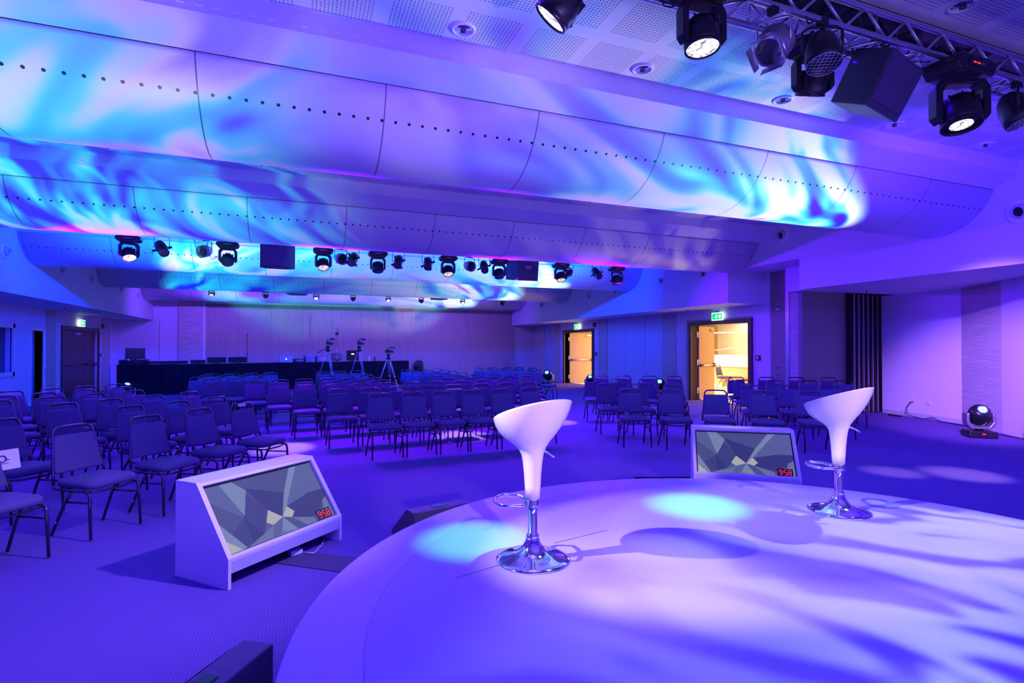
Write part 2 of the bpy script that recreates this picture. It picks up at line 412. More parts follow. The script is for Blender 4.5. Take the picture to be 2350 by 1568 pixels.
# tall recess beside door 2
struct(MB().b2(XR - .05, XR, 9.74, 10.2, 0, 3.42).build('trim_7', m_wood('taupe_veneer', (0.22, 0.2, 0.17), (0.3, 0.28, 0.24), 1, 0)))
struct(MB().b2(XR - .07, XR, 9.64, 9.74, 0, 3.42).build('trim_8', mat('brushed_steel', (0.55, 0.6, 0.65), 0.35, metal=0.8)))
struct(MB().b2(XR - .05, XR, 9.3, 9.64, 0, 3.42).build('trim_9', M_STONE))
hk = thing('hook_set', 'small chrome coat hooks in pairs on the tall recess panel', 'coat hooks', (XR - .05, 9.97, 0))
for z in (0.9, 1.07, 1.75, 1.88, 2.5, 2.62):
    for s in (-1, 1):
        MB().tube([(0, s * .05, z), (-.03, s * .05, z), (-.045, s * .05, z + .03)], .006, 6).build('hook', M_CHR, hk)
    MB().box((-.006, 0, z), (.012, .13, .02)).build('hook_plate', M_CHR, hk)
# right wall pilasters and flush panels
for k, (a, b) in enumerate([(23.6, 24.9), (21.95, 22.6), (17.9, 18.6), (13.87, 14.5)]):
    struct(MB().b2(XR - .04, XR, a, b, 0, 2.65).build('trim_%d' % (10 + k), M_STONE))
M_FLUSH = mat('blue_grey_panel', (0.62, 0.62, 0.66), 0.55)
for k, (a, b) in enumerate([(14.53, 15.47), (15.50, 16.63), (16.66, 17.87)]):
    struct(MB().b2(XR - .03, XR, a, b, 0.02, 2.6).build('wall_panel', M_FLUSH))
struct(MB().b2(XR - .03, XR, 22.62, 23.58, 0, 2.62).build('wall_panel', mat('deep_blue_panel', (0.42, 0.5, 0.62), 0.5)))
struct(MB().b2(XR - .02, XR, 13.3, 13.87, 0, .1).b2(XR - .02, XR, 21.6, 21.95, 0, .1).b2(XR - .02, XR, 10.2, 10.75, 0, .1).build('baseboard_right', MATS['skirting_grey']))
# left wall pilasters
struct(MB().b2(XL, XL + .03, 19.1, 19.72, 0, 2.65).build('trim_14', M_STONE))
struct(MB().b2(XL, XL + .03, 23.78, 24.6, 0, 2.65).build('trim_15', M_STONE))

# ---- ceiling beams and curved canopies
VX0, VX1 = UL, UR
for k in range(-1, 5):
    y0 = 4.65 + 4.5 * k
    ye = min(y0 + 2.18, 24.99)
    bm_ = struct(MB().prism([(y0, ZC + .1), (y0, 4.09), (y0 + .285, 3.93), (y0 + .30, 3.99), (ye - .30, 3.99), (ye - .285, 3.93), (ye, 4.09), (ye, ZC + .1)], 0, UL, UR).build('ceiling_beam', M_SOFF))
    if 0 <= k < 2:
        sl = MB(); n = 0; x = UL + .3
        while x < UR - .3:
            if n % 7 != 5: sl.box((x, y0 - .002, 4.14), (.055, .008, .008))
            x += .125; n += 1
        sl.build('air_slot', mat('slot_white', (0.95, 0.92, 0.88), 0.2), bm_)
    b = MB(); r = 0.846; yc = 5.74 + 4.5 * k; n = 48
    uv = b.bm.loops.layers.uv.new('UVMap')
    prev = None
    for i in range(n + 1):
        a = math.radians(-71 + 142.0 * i / n)   # positive = far side
        p = (yc + r * math.sin(a), 4.2 - r * math.cos(a))
        cur = (b.bm.verts.new((VX0, p[0], p[1])), b.bm.verts.new((VX1, p[0], p[1])), r * a)
        if prev:
            f = b._f([prev[0], prev[1], cur[1], cur[0]], True)
            for lp in f.loops:
                vv = cur[2] if lp.vert in (cur[0], cur[1]) else prev[2]
                lp[uv].uv = (lp.vert.co.x, vv)
        prev = cur
    o = b.build('ceiling_canopy', M_VAULT)
    o.modifiers.new('solid', 'SOLIDIFY').thickness = 0.012
    names = {-1: 'white curved ceiling canopy directly over the stage, mostly above the view', 0: 'nearest full curved ceiling canopy, a broad white barrel with one row of round holes',
             1: 'second curved ceiling canopy, between the nearest one and the hanging lights', 2: 'third curved ceiling canopy, seen right behind the row of hanging stage lights',
             3: 'fourth curved ceiling canopy, just beyond the one behind the hanging lights', 4: 'farthest and smallest curved ceiling canopy, next to the back wall'}
    tag(o, names[k], 'ceiling canopy', 'curved ceiling canopies')

# ---- ceiling downlights
def downlight(loc, label, r=0.085):
    t = thing('ceiling_downlight', label, 'ceiling light', loc, 0, 'recessed ceiling downlights')
    MB().lathe([(r * 1.25, 0), (r * 1.25, -.012), (r * .95, -.014), (r * .9, 0.0)], seg=28).build('trim_ring', M_WHT, t)
    MB().lathe([(r * .92, -.002), (r * .7, .0), (r * .62, -.004), (0, -.003)], seg=24).build('reflector', M_CHR, t)
    MB().lathe([(r * .3, -.004), (r * .3, -.03), (0, -.034)], seg=14).build('bulb', M_GLASSD, t)
    return t
ordn = ['first', 'second', 'third', 'fourth', 'fifth', 'sixth', 'seventh', 'eighth', 'ninth', 'tenth', 'eleventh', 'twelfth', 'thirteenth', 'fourteenth']
for i, x in enumerate((1.28, 3.09, 4.91, 6.72, 8.52)):
    downlight((x, 4.43, ZC), '%s round downlight from the middle, in the perforated ceiling before the nearest canopy' % ordn[i])
for i, x in enumerate((-2.44, -0.55, 1.32, 3.16, 4.94, 6.78, 8.5)):
    downlight((x, 8.76, ZC), '%s small downlight from the window side, behind the nearest curved canopy' % ordn[i])
downlight((4.88, 2.68, ZC), 'round downlight on the stage side of the near truss')
# soffit downlights
for i, (x, y) in enumerate([(-6.0, 18.2), (-6.0, 19.6), (-6.0, 22.4)]):
    downlight((x, y, 2.65), 'flush downlight in the window-side soffit, %s from the stage' % ordn[i], 0.07)
for i, (x, y) in enumerate([(10.3, 12.6), (10.3, 13.8), (10.3, 17.2), (10.3, 18.4)]):
    downlight((x, y, 2.65), 'flush downlight in the open-door soffit, %s from the stage' % ordn[i], 0.07)
downlight((11.2, 8.0, 2.77), 'flush downlight in the niche soffit', 0.07)

# ---- round air nozzles on the bulkheads
def nozzle(x, y, z, side, label, r=0.15):
    t = thing('air_nozzle', label, 'air vent', (x, y, z), 0, 'round air nozzles along the bulkheads')
    MB().lathe([(r * 1.05, 0), (r * 1.05, .012), (r * .9, .025), (r * .72, .03), (r * .6, .02)], axis=(side, 0, 0), seg=28).build('flange', M_WHT, t)
    MB().lathe([(r * .62, .01), (r * .6, .05), (r * .5, .085), (r * .44, .08), (r * .40, .03)], (0, 0, 0), (side, 0, -0.25), seg=24).build('jet_ring', mat('nozzle_grey', (0.5, 0.5, 0.55), 0.4), t)
    MB().lathe([(r * .5, .03), (0, .031)], axis=(side, 0, -.25), seg=24).build('opening', M_BLK, t)
for i, (y, z) in enumerate([(4.63, 3.53), (8.79, 4.0), (11.21, 3.47), (12.97, 3.5), (15.4, 3.45), (17.15, 3.44), (19.52, 3.42), (21.28, 3.42), (23.65, 3.4), (24.7, 3.4)]):
    nozzle(UR, y, z, -1, '%s round air nozzle from the stage, on the bulkhead over the open doors' % ordn[i], 0.15 if i > 1 else 0.17)
for i, y in enumerate([13.45, 16.06, 18.02, 20.71, 22.64, 24.6]):
    nozzle(UL, y, 3.45, 1, '%s round air nozzle from the stage, on the window-side bulkhead' % ordn[i])

# ================================================================== DOORS AND WINDOW
def frame_x(b, x0, x1, y0, y1, zt, w=0.12):
    b.b2(x0, x1, y0, y0 + w, 0, zt); b.b2(x0, x1, y1 - w, y1, 0, zt); b.b2(x0, x1, y0 + w, y1 - w, zt - w, zt); return b
def open_door(idx, y0, y1, ang, zt=2.33, extra=None):
    d = frame_x(MB(), XR - .06, XR + .3, y0, y1, zt).build('door_%d' % idx, M_DOORW); struct(d)
    d['label'] = 'dark wooden frame of an open double door'
    hinge = (XR + .2, y1 - .14); Ln = (y1 - y0 - .28) / 2 - .01
    a = math.radians(ang)
    leaf = MB().box((Ln / 2, 0, 1.105), (Ln, .05, 2.17)).build('door_leaf', M_OAK, d)
    leaf.location = (hinge[0], hinge[1], 0.01); leaf.rotation_euler = (0, 0, a)
    MB().box((Ln / 2, -.027, .12), (Ln, .004, .2)).build('kick_plate', M_OAK, leaf)
    pb = MB().cyl((.12, -.09, 1.02), (Ln - .06, -.09, 1.02), .016, 10).build('panic_bar', M_GLD, leaf)
    MB().box((.1, -.05, 1.02), (.14, .06, .06)).box((Ln - .06, -.05, 1.02), (.08, .07, .1)).build('bar_bracket', M_BLK, leaf)
    MB().box((Ln - .2, -.05, 2.1), (.26, .06, .05)).build('door_closer', M_GLD, leaf)
    for z in (.28, 1.12, 1.95):
        MB().box((XR + .17, y1 - .135, z), (.04, .03, .17)).cyl((XR + .19, y1 - .155, z - .085), (XR + .19, y1 - .155, z + .085), .013, 8).build('hinge', M_GLD, d)
    # other leaf swung against the foyer side
    leaf2 = MB().box((-Ln / 2, 0, 1.105), (Ln, .05, 2.17)).build('door_leaf', M_OAK, d)
    leaf2.location = (XR + .26, y0 + .14, 0.01); leaf2.rotation_euler = (0, 0, math.radians(182))
    return d
open_door(1, 10.81, 13.26, 25); open_door(2, 18.94, 21.62, 4)
# closed walnut door on the left wall
d3 = struct(frame_x(MB(), XL - .2, XL + .05, 20.15, 23.4, 2.24, .11).build('door_3', M_DOORW))
for y0, y1 in ((20.26, 22.2), (22.22, 23.28)):
    lf = MB().b2(XL - .12, XL - .06, y0, y1, .01, 2.11).build('door_leaf', M_DOORW, d3)
    MB().cyl((XL + .03, y0 + .1, 1.0), (XL + .03, y1 - .1, 1.0), .018, 8).build('panic_bar', mat('red_bar', (0.35, 0.03, 0.03), 0.35), lf)
    MB().box((XL, y0 + .1, 1.0), (.09, .1, .06)).box((XL, y1 - .1, 1.0), (.09, .1, .06)).build('bar_bracket', M_BLK, lf)
MB().b2(XL - .07, XL + .0, 21.3, 21.75, 1.98, 2.03).build('door_closer', M_GLD, d3)
# narrow white door ajar
d4 = struct(frame_x(MB(), XL - .2, XL + .03, 18.14, 19.06, 2.1, .08).build('door_4', M_LAM))
lf = MB().box((0, -.34, 1.0), (.045, .68, 1.98)).build('door_leaf', M_LAM, d4)
lf.location = (XL - .02, 18.97, .01); lf.rotation_euler = (0, 0, math.radians(22))
MB().tube([(.02, -.62, 1.0), (.07, -.62, 1.0), (.07, -.5, 1.0)], .012, 8).box((.027, -.62, .95), (.01, .05, .22)).build('door_handle', M_CHR, lf)
struct(MB().b2(XL - 1.6, XL - .26, 18.0, 19.2, 0, 2.5).build('wall_closet', M_BLK))
# projection-room window
w1 = struct(MB().b2(XL - .02, XL + .04, 14.5, 17.25, 2.05, 2.16).b2(XL - .02, XL + .04, 14.5, 17.25, .84, .95).b2(XL - .02, XL + .04, 17.15, 17.27, .84, 2.16).b2(XL - .02, XL + .04, 14.48, 14.6, .84, 2.16).build('window_1', M_LAM))
mg = mat('window_glass', (1, 1, 1), 0.02); mg.node_tree.nodes['Principled BSDF'].inputs['Transmission Weight'].default_value = 1.0
MB().b2(XL - .13, XL - .12, 14.6, 17.15, .95, 2.05).build('pane', mg, w1)
struct(MB().b2(XL - 2.2, XL - 2.1, 13.8, 17.9, 0, 2.7).b2(XL - 2.2, XL - .26, 17.8, 17.9, 0, 2.7).b2(XL - 2.2, XL - .26, 13.8, 13.9, 0, 2.7).b2(XL - 2.2, XL - .26, 13.8, 17.9, 2.6, 2.7).build('wall_booth', mat('booth_brown', (0.09, 0.05, 0.05), 0.7)))

# exit signs
M_EXG = mat('exit_green', (0, 0.3, 0.1), 0.5, emit=(0.0, 0.75, 0.18), es=1.3)
M_EXW = mat('exit_white', (0.8, 0.8, 0.8), 0.5, emit=(0.75, 1.0, 0.8), es=1.6)
def exit_sign(x, y, z, s, label):
    t = thing('exit_sign', label, 'exit sign', (x, y, z), 0, 'green emergency exit signs')
    MB().b2(-.02, .02, -.21, .21, -.11, .11).build('housing', M_EXW, t)
    MB().b2(s * .02, s * .024, -.185, .185, -.085, .085).build('panel', M_EXG, t)
    # running figure, arrow and doorway pictogram
    b = MB(); f = s * .027
    b.box((f, -.12, 0), (.003, .05, .12))
    b.lathe([(.013, 0), (0, .001)], (f, .02, .05), (s, 0, 0), 12)
    b.box((f, .03, .012), (.003, .03, .06), rx=.3); b.box((f, .055, -.03), (.003, .06, .016), rx=.5); b.box((f, .005, -.035), (.003, .018, .055), rx=-.4); b.box((f, .0, .02), (.003, .055, .012), rx=-.3)
    b.prism([(-.075, 0), (-.045, .03), (-.045, -.03)], 0, f - .001, f + .001)
    b.build('pictogram', M_EXW, t)
    MB().b2(-.03, .03, -.1, .1, .11, .17).build('bracket', M_WALL, t)
exit_sign(XR - .08, 12.0, 2.43, -1, 'green exit sign above the nearer open doorway')
exit_sign(XR - .08, 20.25, 2.44, -1, 'green exit sign above the farther open doorway')
exit_sign(XL + .08, 21.6, 2.36, 1, 'green exit sign above the closed walnut door')
# alarm points, speakers, switches, sockets
M_DRED = mat('alarm_red', (0.16, 0.01, 0.015), 0.4)
def alarm(x, y, z, s, label):
    t = thing('alarm_call_point', label, 'fire alarm button', (x, y, z))
    MB().b2(0, s * .05, -.065, .065, -.065, .065).build('housing', M_DRED, t, .006); MB().b2(s * .05, s * .055, -.035, .035, -.03, .03).build('button', M_LAM, t)
alarm(XR, 10.62, 1.3, -1, 'dark red alarm button on the wall by the nearer open door')
alarm(XR, 18.8, 1.32, -1, 'dark red alarm button on the wall by the farther open door')
alarm(XL, 23.55, 1.3, 1, 'dark red alarm button beside the closed walnut door')
for (x, y, z, s, l) in [(XR, 18.77, 2.47, -1, 'small brown wall speaker over the corner of the farther open door'), (XL, 23.55, 2.33, 1, 'small brown wall speaker over the corner of the walnut door')]:
    t = thing('wall_speaker', l, 'speaker', (x, y, z)); MB().b2(0, s * .08, -.2, .2, -.12, .12).build('housing', M_LAM, t, .008); MB().b2(s * .08, s * .09, -.15, .15, -.09, .09).build('grille', mat('brown_grille', (0.12, 0.03, 0.02), 0.6), t)
def socket(x, y, z, ang, label, plug=False):
    t = thing('wall_socket', label, 'socket', (x, y, z), ang)
    MB().b2(-.012, 0, -.06, .06, -.04, .04).build('plate', M_LAM, t, .003)
    MB().b2(-.016, -.012, -.035, .035, -.018, .018).build('insert', MATS['nozzle_grey'], t)
    return t
na = math.atan2(8.94 - 7.0, 13.04 - 12.6) - PI / 2
socket(12.85, 8.12, .34, na, 'white wall socket with a black plug, low in the niche')
socket(12.77, 7.75, .34, na, 'white wall socket without a plug, low in the niche')
socket(XR - .0, 13.58, .35, 0, 'small white socket on the wall beside the nearer open door')
tag(MB().tube([(12.83, 8.1, .34), (12.76, 8.12, .34), (12.68, 8.16, .2), (12.65, 8.1, .05), (12.7, 7.9, .012), (12.6, 7.75, .012), (12.66, 7.6, .06), (12.6, 7.45, .012), (12.45, 7.25, .012), (12.2, 6.7, .012), (11.75, 6.2, .012)], .009, 6).build('power_cable', M_CBL), 'black cable from the plugged socket looping down to the carpet in the niche', 'cable')
tag(MB().box((12.6, 8.35, .02), (.08, .3, .035), rz=-.2).build('power_strip', M_BLK), 'black power strip on the carpet against the niche wall', 'power strip')
tag(MB().tube([(11.6, 6.0, .012), (11.55, 5.75, .012), (11.45, 5.5, .012), (11.3, 5.25, .012), (11.05, 4.9, .012)], .008, 6).build('power_cable', M_CBL), 'thin black cable running along the wall from the floor light in the niche', 'cable')
tag(MB().tube([(XR - .07, 13.3, .1), (XR - .07, 13.31, 1.3), (XR - .065, 13.28, 2.36), (XR - .065, 12.0, 2.35), (XR - .065, 10.77, 2.36), (XR - .07, 10.74, 1.6), (XR - .065, 10.76, 1.2), (XR - .07, 10.74, .1)], .008, 5).build('door_cable', M_CBL), 'thin black cable taped around the nearer open door frame', 'cable')

# ================================================================== FOYER behind the open doors
M_FW = mat('foyer_wall', (0.82, 0.76, 0.66), 0.6)
struct(MB().b2(XR + .25, 20, 9.5, 28, 0.0, 0.012).build('floor', mat('foyer_marble', (0.8, 0.75, 0.66), 0.25)))
struct(MB().b2(XR + .25, 20, 9.5, 28, 3.0, 3.1).build('ceiling', M_FW))
struct(MB().b2(19.8, 20, 9.5, 28, 0, 3.0).b2(XR + .25, 20, 9.4, 9.5, 0, 3.0).b2(XR + .25, 20, 27.9, 28, 0, 3).build('wall_foyer', M_FW))
struct(MB().b2(19.74, 19.8, 21.9, 23.1, 0, 3.0).build('trim_16', m_wood('foyer_oak', (0.55, 0.36, 0.2), (0.66, 0.46, 0.28), 1, 0)))
struct(MB().b2(17.2, 17.5, 12, 27.5, 0, 0.75).build('wall_foyer', mat('foyer_low_wall', (0.5, 0.38, 0.26), 0.6)))
struct(MB().b2(17.15, 17.55, 12, 27.5, .75, 1.25).build('wall_foyer', mat('foyer_white', (0.9, 0.87, 0.8), 0.5)))
bal = thing('glass_balustrade', 'glass balustrade with slim posts seen through the nearer open doorway', 'balustrade', (17.35, 20.2, 1.25))
for k in range(7):
    y = -7 + k * 2.1
    MB().b2(-.008, .008, y, y + 2.05, .03, .95).build('glass_panel', mg, bal)
    MB().b2(-.02, .02, y - .03, y, 0, .95).build('post', M_GRY, bal)
MB().cyl((0, -7, .97), (0, 7.7, .97), .025, 8).build('handrail', M_GLD, bal)
hr = thing('stair_rail', 'thin pale handrail on slim uprights, sloping up behind the foyer chair', 'handrail', (16.95, 18.3, 0))
MB().tube([(0, 2.2, .2), (0, 2.2, 1.3), (0, -3.2, 1.85)], .018, 8).build('rail', M_GLD, hr)
MB().cyl((0, -.9, .2), (0, -.9, 1.6), .012, 6).build('upright', M_GLD, hr)
tag(MB().b2(15.9, 16.5, 13.4, 17.4, .012, .42).build('wooden_bench', m_wood('bench_wood', (0.4, 0.2, 0.08), (0.5, 0.28, 0.12), 1, 0)), 'low brown wooden bench behind the chairs in the foyer', 'bench')

# ================================================================== STAGE
SC = (2.22, 1.82); SR = 2.31; SZ = 0.40
stg = thing('round_stage', 'low round stage with pale lilac-lit vinyl top filling the near floor', 'stage', (SC[0], SC[1], 0))
MB().lathe([(SR - .02, 0), (SR - .02, SZ - .03), (SR, SZ - .03), (SR, SZ - .004), (SR - .004, SZ), (2.02, SZ), (2.015, SZ - .003), (0, SZ - .003)], seg=160, sm=False).build('deck', M_STAGE2, stg)
MB().lathe([(0, SZ - .002), (2.012, SZ - .002), (2.012, SZ + .001), (0, SZ + .001)], seg=160, sm=False).build('vinyl_top', M_STAGE, stg)
b = MB()
b.box((-.62, 1.12, SZ + .0015), (.42, .004, .001), rz=math.radians(12)); b.box((-1.35, .86, SZ + .0015), (.3, .003, .001), rz=math.radians(16)); b.box((-.95, 1.0, SZ + .0015), (.25, .0025, .001), rz=math.radians(14))
b.build('seam_line', M_BLK, stg)

# ================================================================== BAR STOOLS
def bar_stool(loc, rz, label):
    t = thing('bar_stool', label, 'bar stool', loc, rz, 'white bar stools on the stage')
    MB().lathe([(0, .0), (.2, .0), (.201, .004), (.198, .009), (.17, .017), (.13, .026), (.095, .039), (.067, .060), (.048, .085), (.038, .108), (.034, .125), (0, .126)], seg=56).build('base', M_CHR, t)
    MB().lathe([(.0, .12), (.034, .12), (.036, .128), (.033, .136), (.0255, .138), (.0255, .315), (0, .315)], seg=32).build('gas_lift', M_CHR, t)
    MB().lathe([(.0, .292), (.041, .292), (.043, .297), (.041, .302), (.036, .303), (.038, .344), (0, .344)], seg=32).build('collar', M_CHR, t)
    # footrest: D-shaped loop on the low side
    pts = [(-.035, .035, .315), (-.06, .1, .318)] + [(-.12 - .085 * math.cos(math.radians(a)), .115 * math.sin(math.radians(a)), .322) for a in range(70, -71, -14)] + [(-.06, -.1, .318), (-.035, -.035, .315)]
    MB().tube(pts, .0105, 10).build('footrest', M_CHR, t)
    # seat shell (loft); -x is the low front, +x / -y the high back
    n = 56; R = []
    def ring(r, z, tx, ty, ex=1.0, wob=0.0):
        out = []
        for k in range(n):
            a = 2 * PI * k / n; x = r * math.cos(a) * ex; y = r * math.sin(a)
            out.append((x, y, z + tx * x + ty * y + wob * abs(math.cos(a)) ** 3))
        return out
    spec = [(.0405, .335, 0, 0), (.0435, .40, 0, 0), (.048, .47, 0, 0), (.054, .53, 0, 0), (.061, .57, .05, -.03), (.075, .602, .12, -.08), (.098, .63, .15, -.12), (.128, .658, .17, -.17),
            (.16, .692, .19, -.22), (.185, .728, .2, -.26), (.203, .765, .205, -.28), (.2125, .796, .21, -.29), (.2145, .806, .21, -.29), (.212, .809, .21, -.29), (.2075, .802, .21, -.29), (.19, .755, .2, -.26),
            (.155, .715, .17, -.2), (.10, .69, .1, -.12), (.04, .68, .05, -.05)]
    for r, z, tx, ty in spec: R.append(ring(r, z, tx, ty))
    MB().rings(R).build('seat', M_WHT, t)
    MB().tube([(.05, -.02, .60), (.085, -.05, .585), (.115, -.06, .565)], .0055, 8).build('height_lever', M_CHR, t)
    return t
bar_stool((1.18, 2.72, SZ + .001), -YAW, 'white moulded bar stool nearest the camera, on a round chrome base')
bar_stool((3.54, 2.74, SZ + .001), -YAW - .05, 'white moulded bar stool farther back, in front of the slatted niche corner')

# ================================================================== SLOPED FLOOR SCREENS
def emis(name, c, s=1.0):
    m = mat(name, (0.02, 0.02, 0.02), 0.25, spec=0.4, emit=c, es=s); return m
SCR = [emis('screen_%d' % i, c, .55) for i, c in enumerate([(.13, .15, .42), (.19, .22, .55), (.07, .07, .32), (.27, .32, .66), (.85, .84, .80), (.16, .19, .52), (.36, .46, .78), (.09, .10, .38)])]
POLY = [  # (material, polygon in screen u, v)
    (1, [(0, .30), (0, 1), (.224, 1), (.2, .43)]), (7, [(.224, 1), (.413, .428), (.309, .117), (.201, .43)]), (0, [(.224, 1), (.771, 1), (.55, .52), (.413, .428)]), (2, [(.3, .86), (.62, .62), (.512, .256), (.413, .428)]),
    (2, [(.201, .43), (.309, .117), (.137, .008), (.07, .259)]), (6, [(.12, 1), (.224, 1), (.31, .82), (.215, .45)]), (7, [(.201, .43), (.201, .054), (.137, .008), (.07, .259)]),
    (6, [(0, .449), (.137, .008), (.1, 0), (0, .191)]), (4, [(0, .191), (.1, 0), (0, 0)]), (0, [(0, .449), (.07, .259), (.2, .43), (.02, .75), (0, .75)]),
    (6, [(.771, 1), (.845, 1), (.586, .393), (.512, .256), (.62, .62)]), (1, [(.845, 1), (1, 1), (1, .5), (.586, .393)]), (2, [(.84, .5), (.586, .393), (.70, .21), (.791, .085), (1.0, .3), (1, .5)]),
    (2, [(.635, .278), (.586, .393), (.84, .42), (.791, .085), (.591, .206)]), (3, [(1, .36), (1, 0), (.9, 0), (.94, .3)]),
    (5, [(.137, .008), (.309, .117), (.356, .255), (.404, .185), (.314, 0), (.14, 0)]), (3, [(.314, .113), (.404, .185), (.512, .256), (.434, 0), (.14, 0)]),
    (1, [(.404, .185), (.512, .256), (.434, 0), (.36, 0)]), (3, [(.512, .256), (.434, 0), (.8, 0), (.791, .085), (.591, .206)]), (6, [(.512, .256), (.46, .05), (.556, 0), (.6, 0)]), (0, [(.512, .256), (.6, .0), (.7, .0), (.6, .19)]),
    (4, [(.413, .428), (.512, .256), (.404, .185), (.356, .255)]), (4, [(.586, .393), (.635, .278), (.591, .206), (.512, .256)])]
def seg7(b, ch, u, v, w, h, t, P):
    on = {'9': 'abcdfg', '5': 'acdfg', '8': 'abcdefg'}[ch]
    segs = {'a': (0, h, w, h), 'g': (0, h / 2, w, h / 2), 'd': (0, 0, w, 0), 'f': (0, h / 2, 0, h), 'b': (w, h / 2, w, h), 'e': (0, 0, 0, h / 2), 'c': (w, 0, w, h / 2)}
    for k in on:
        x0, y0, x1, y1 = segs[k]
        tv = t * 2
        if x0 == x1: q = [(x0 - t, y0 + tv * .6), (x0 + t, y0 + tv * .6), (x0 + t, y1 - tv * .6), (x0 - t, y1 - tv * .6)]
        else: q = [(x0 + t, y0 - tv), (x1 - t, y0 - tv), (x1 - t, y0 + tv), (x0 + t, y0 + tv)]
        b.quad([P(u + a, v + c, .004) for a, c in q])
def tv_box(loc, rz, label, W=1.03, dark_clock=True):
    t = thing('floor_monitor_cabinet', label, 'floor screen', loc, rz, 'sloped white floor screens around the stage')
    # side profile in (y, z): y grows to the back
    prof = [(0, 0), (0, .195), (.32, .65), (.53, .65), (.53, 0)]
    T = .022
    for s in (-1, 1): MB().prism(prof, 0, s * W / 2, s * (W / 2 - T)).build('side_panel', M_LAM, t)
    MB().b2(-W / 2 + T, W / 2 - T, .315, .53, .628, .65).build('top_panel', M_LAM, t)
    MB().b2(-W / 2 + T, W / 2 - T, .51, .53, .05, .628).build('back_panel', M_LAM, t)
    MB().prism([(.0, .195), (0, .175), (.02, .09), (.04, .09), (.03, .195)], 0, -W / 2 + T, W / 2 - T).build('front_rail', M_LAM, t)
    # slope frame
    sl = Vector((0, .32, .455)); Ls = sl.length; e = sl / Ls; nrm = Vector((0, -e.z, e.y))
    o0 = Vector((0, 0, .195))
    def P(u, v, d=0.0, mw=None):   # u, v in 0..1 over the screen
        x = -SW / 2 + u * SW; y = V0 + v * SH
        return tuple(o0 + Vector((x, 0, 0)) + e * y + nrm * d)
    SW = W - 2 * T - .05; V0 = .03; SH = Ls - .075
    fr = MB()
    for (x0, x1, y0, y1) in [(-W / 2 + T, W / 2 - T, 0, .022), (-W / 2 + T, W / 2 - T, Ls - .03, Ls), (-W / 2 + T, -W / 2 + T + .012, .022, Ls - .03), (W / 2 - T - .012, W / 2 - T, .022, Ls - .03)]:
        c = [o0 + Vector((x, 0, 0)) + e * y for x, y in ((x0, y0), (x1, y0), (x1, y1), (x0, y1))]
        v = [fr.bm.verts.new(p) for p in c] + [fr.bm.verts.new(p - nrm * .03) for p in c]
        for q in ((0, 1, 2, 3), (7, 6, 5, 4), (0, 4, 5, 1), (1, 5, 6, 2), (2, 6, 7, 3), (3, 7, 4, 0)): fr._f([v[i] for i in q])
    fr.build('screen_frame', M_LAM, t)
    sc = MB(); sc.quad([P(-.04, -.06, -.026), P(1.04, -.06, -.026), P(1.04, 1.07, -.026), P(-.04, 1.07, -.026)]); tv = sc.build('television', M_BLK2, t)
    im = MB()
    z0 = -.022
    im.mi = 0; im.quad([P(0, 0, z0), P(1, 0, z0), P(1, 1, z0), P(0, 1, z0)])
    for i, (mi, pl) in enumerate(POLY):
        im.mi = mi; im.quad([P(max(0, min(1, u)), max(0, min(1, v)), z0 + .0003 * (i + 1)) for u, v in pl])
    im.build('screen_image', SCR, tv)
    ck = MB(); ck.quad([P(.82, .0, z0 + .009), P(.975, .0, z0 + .009), P(.975, .165, z0 + .009), P(.82, .165, z0 + .009)]); ck.build('clock_panel', M_DISP, tv)
    cl = MB()
    def Q(u, v, d): return P(u, v, z0 + .006 + d)
    seg7(cl, '9', .838, .03, .026, .105, .0026, Q); seg7(cl, '5', .889, .03, .026, .105, .0026, Q); seg7(cl, '8', .931, .03, .026, .105, .0026, Q)
    for v in (.06, .10): cl.quad([Q(.8745, v, .004), Q(.8795, v, .004), Q(.8795, v + .012, .004), Q(.8745, v + .012, .004)])
    cl.build('clock_digits', M_RED, tv)
    return t
tv_box((-.055, 4.255, 0), math.radians(43.4), 'sloped white cabinet with a screen reading 9:58, in front of the window-side chairs', 1.02)
tv_box((4.40, 4.46, 0), math.radians(-36), 'sloped white cabinet with a screen, behind the farther bar stool', 1.06)
tag(MB().tube([(.02, 4.62, .05), (-.02, 4.42, .012), (.1, 4.35, .012), (.16, 4.5, .012), (.2, 4.75, .012)], .006, 6).build('power_cable', mat('pale_cable', (0.5, 0.48, 0.5), 0.5)), 'pale cable coming out under the nearer sloped screen', 'cable')
tag(MB().box((-.03, 4.4, .02), (.09, .05, .035), rz=.5).build('power_plug', MATS['slot_white']), 'white plug lying under the front rail of the nearer sloped screen', 'plug')
tag(MB().box((.18, 4.16, .003), (.8, .25, .006), rz=math.radians(-38)).build('cable_mat', mat('black_mat', (0.07, 0.05, 0.13), 0.8, bump=1, bs=120)), 'flat dark cable ramp mat on the carpet between the nearer screen and stage', 'mat')
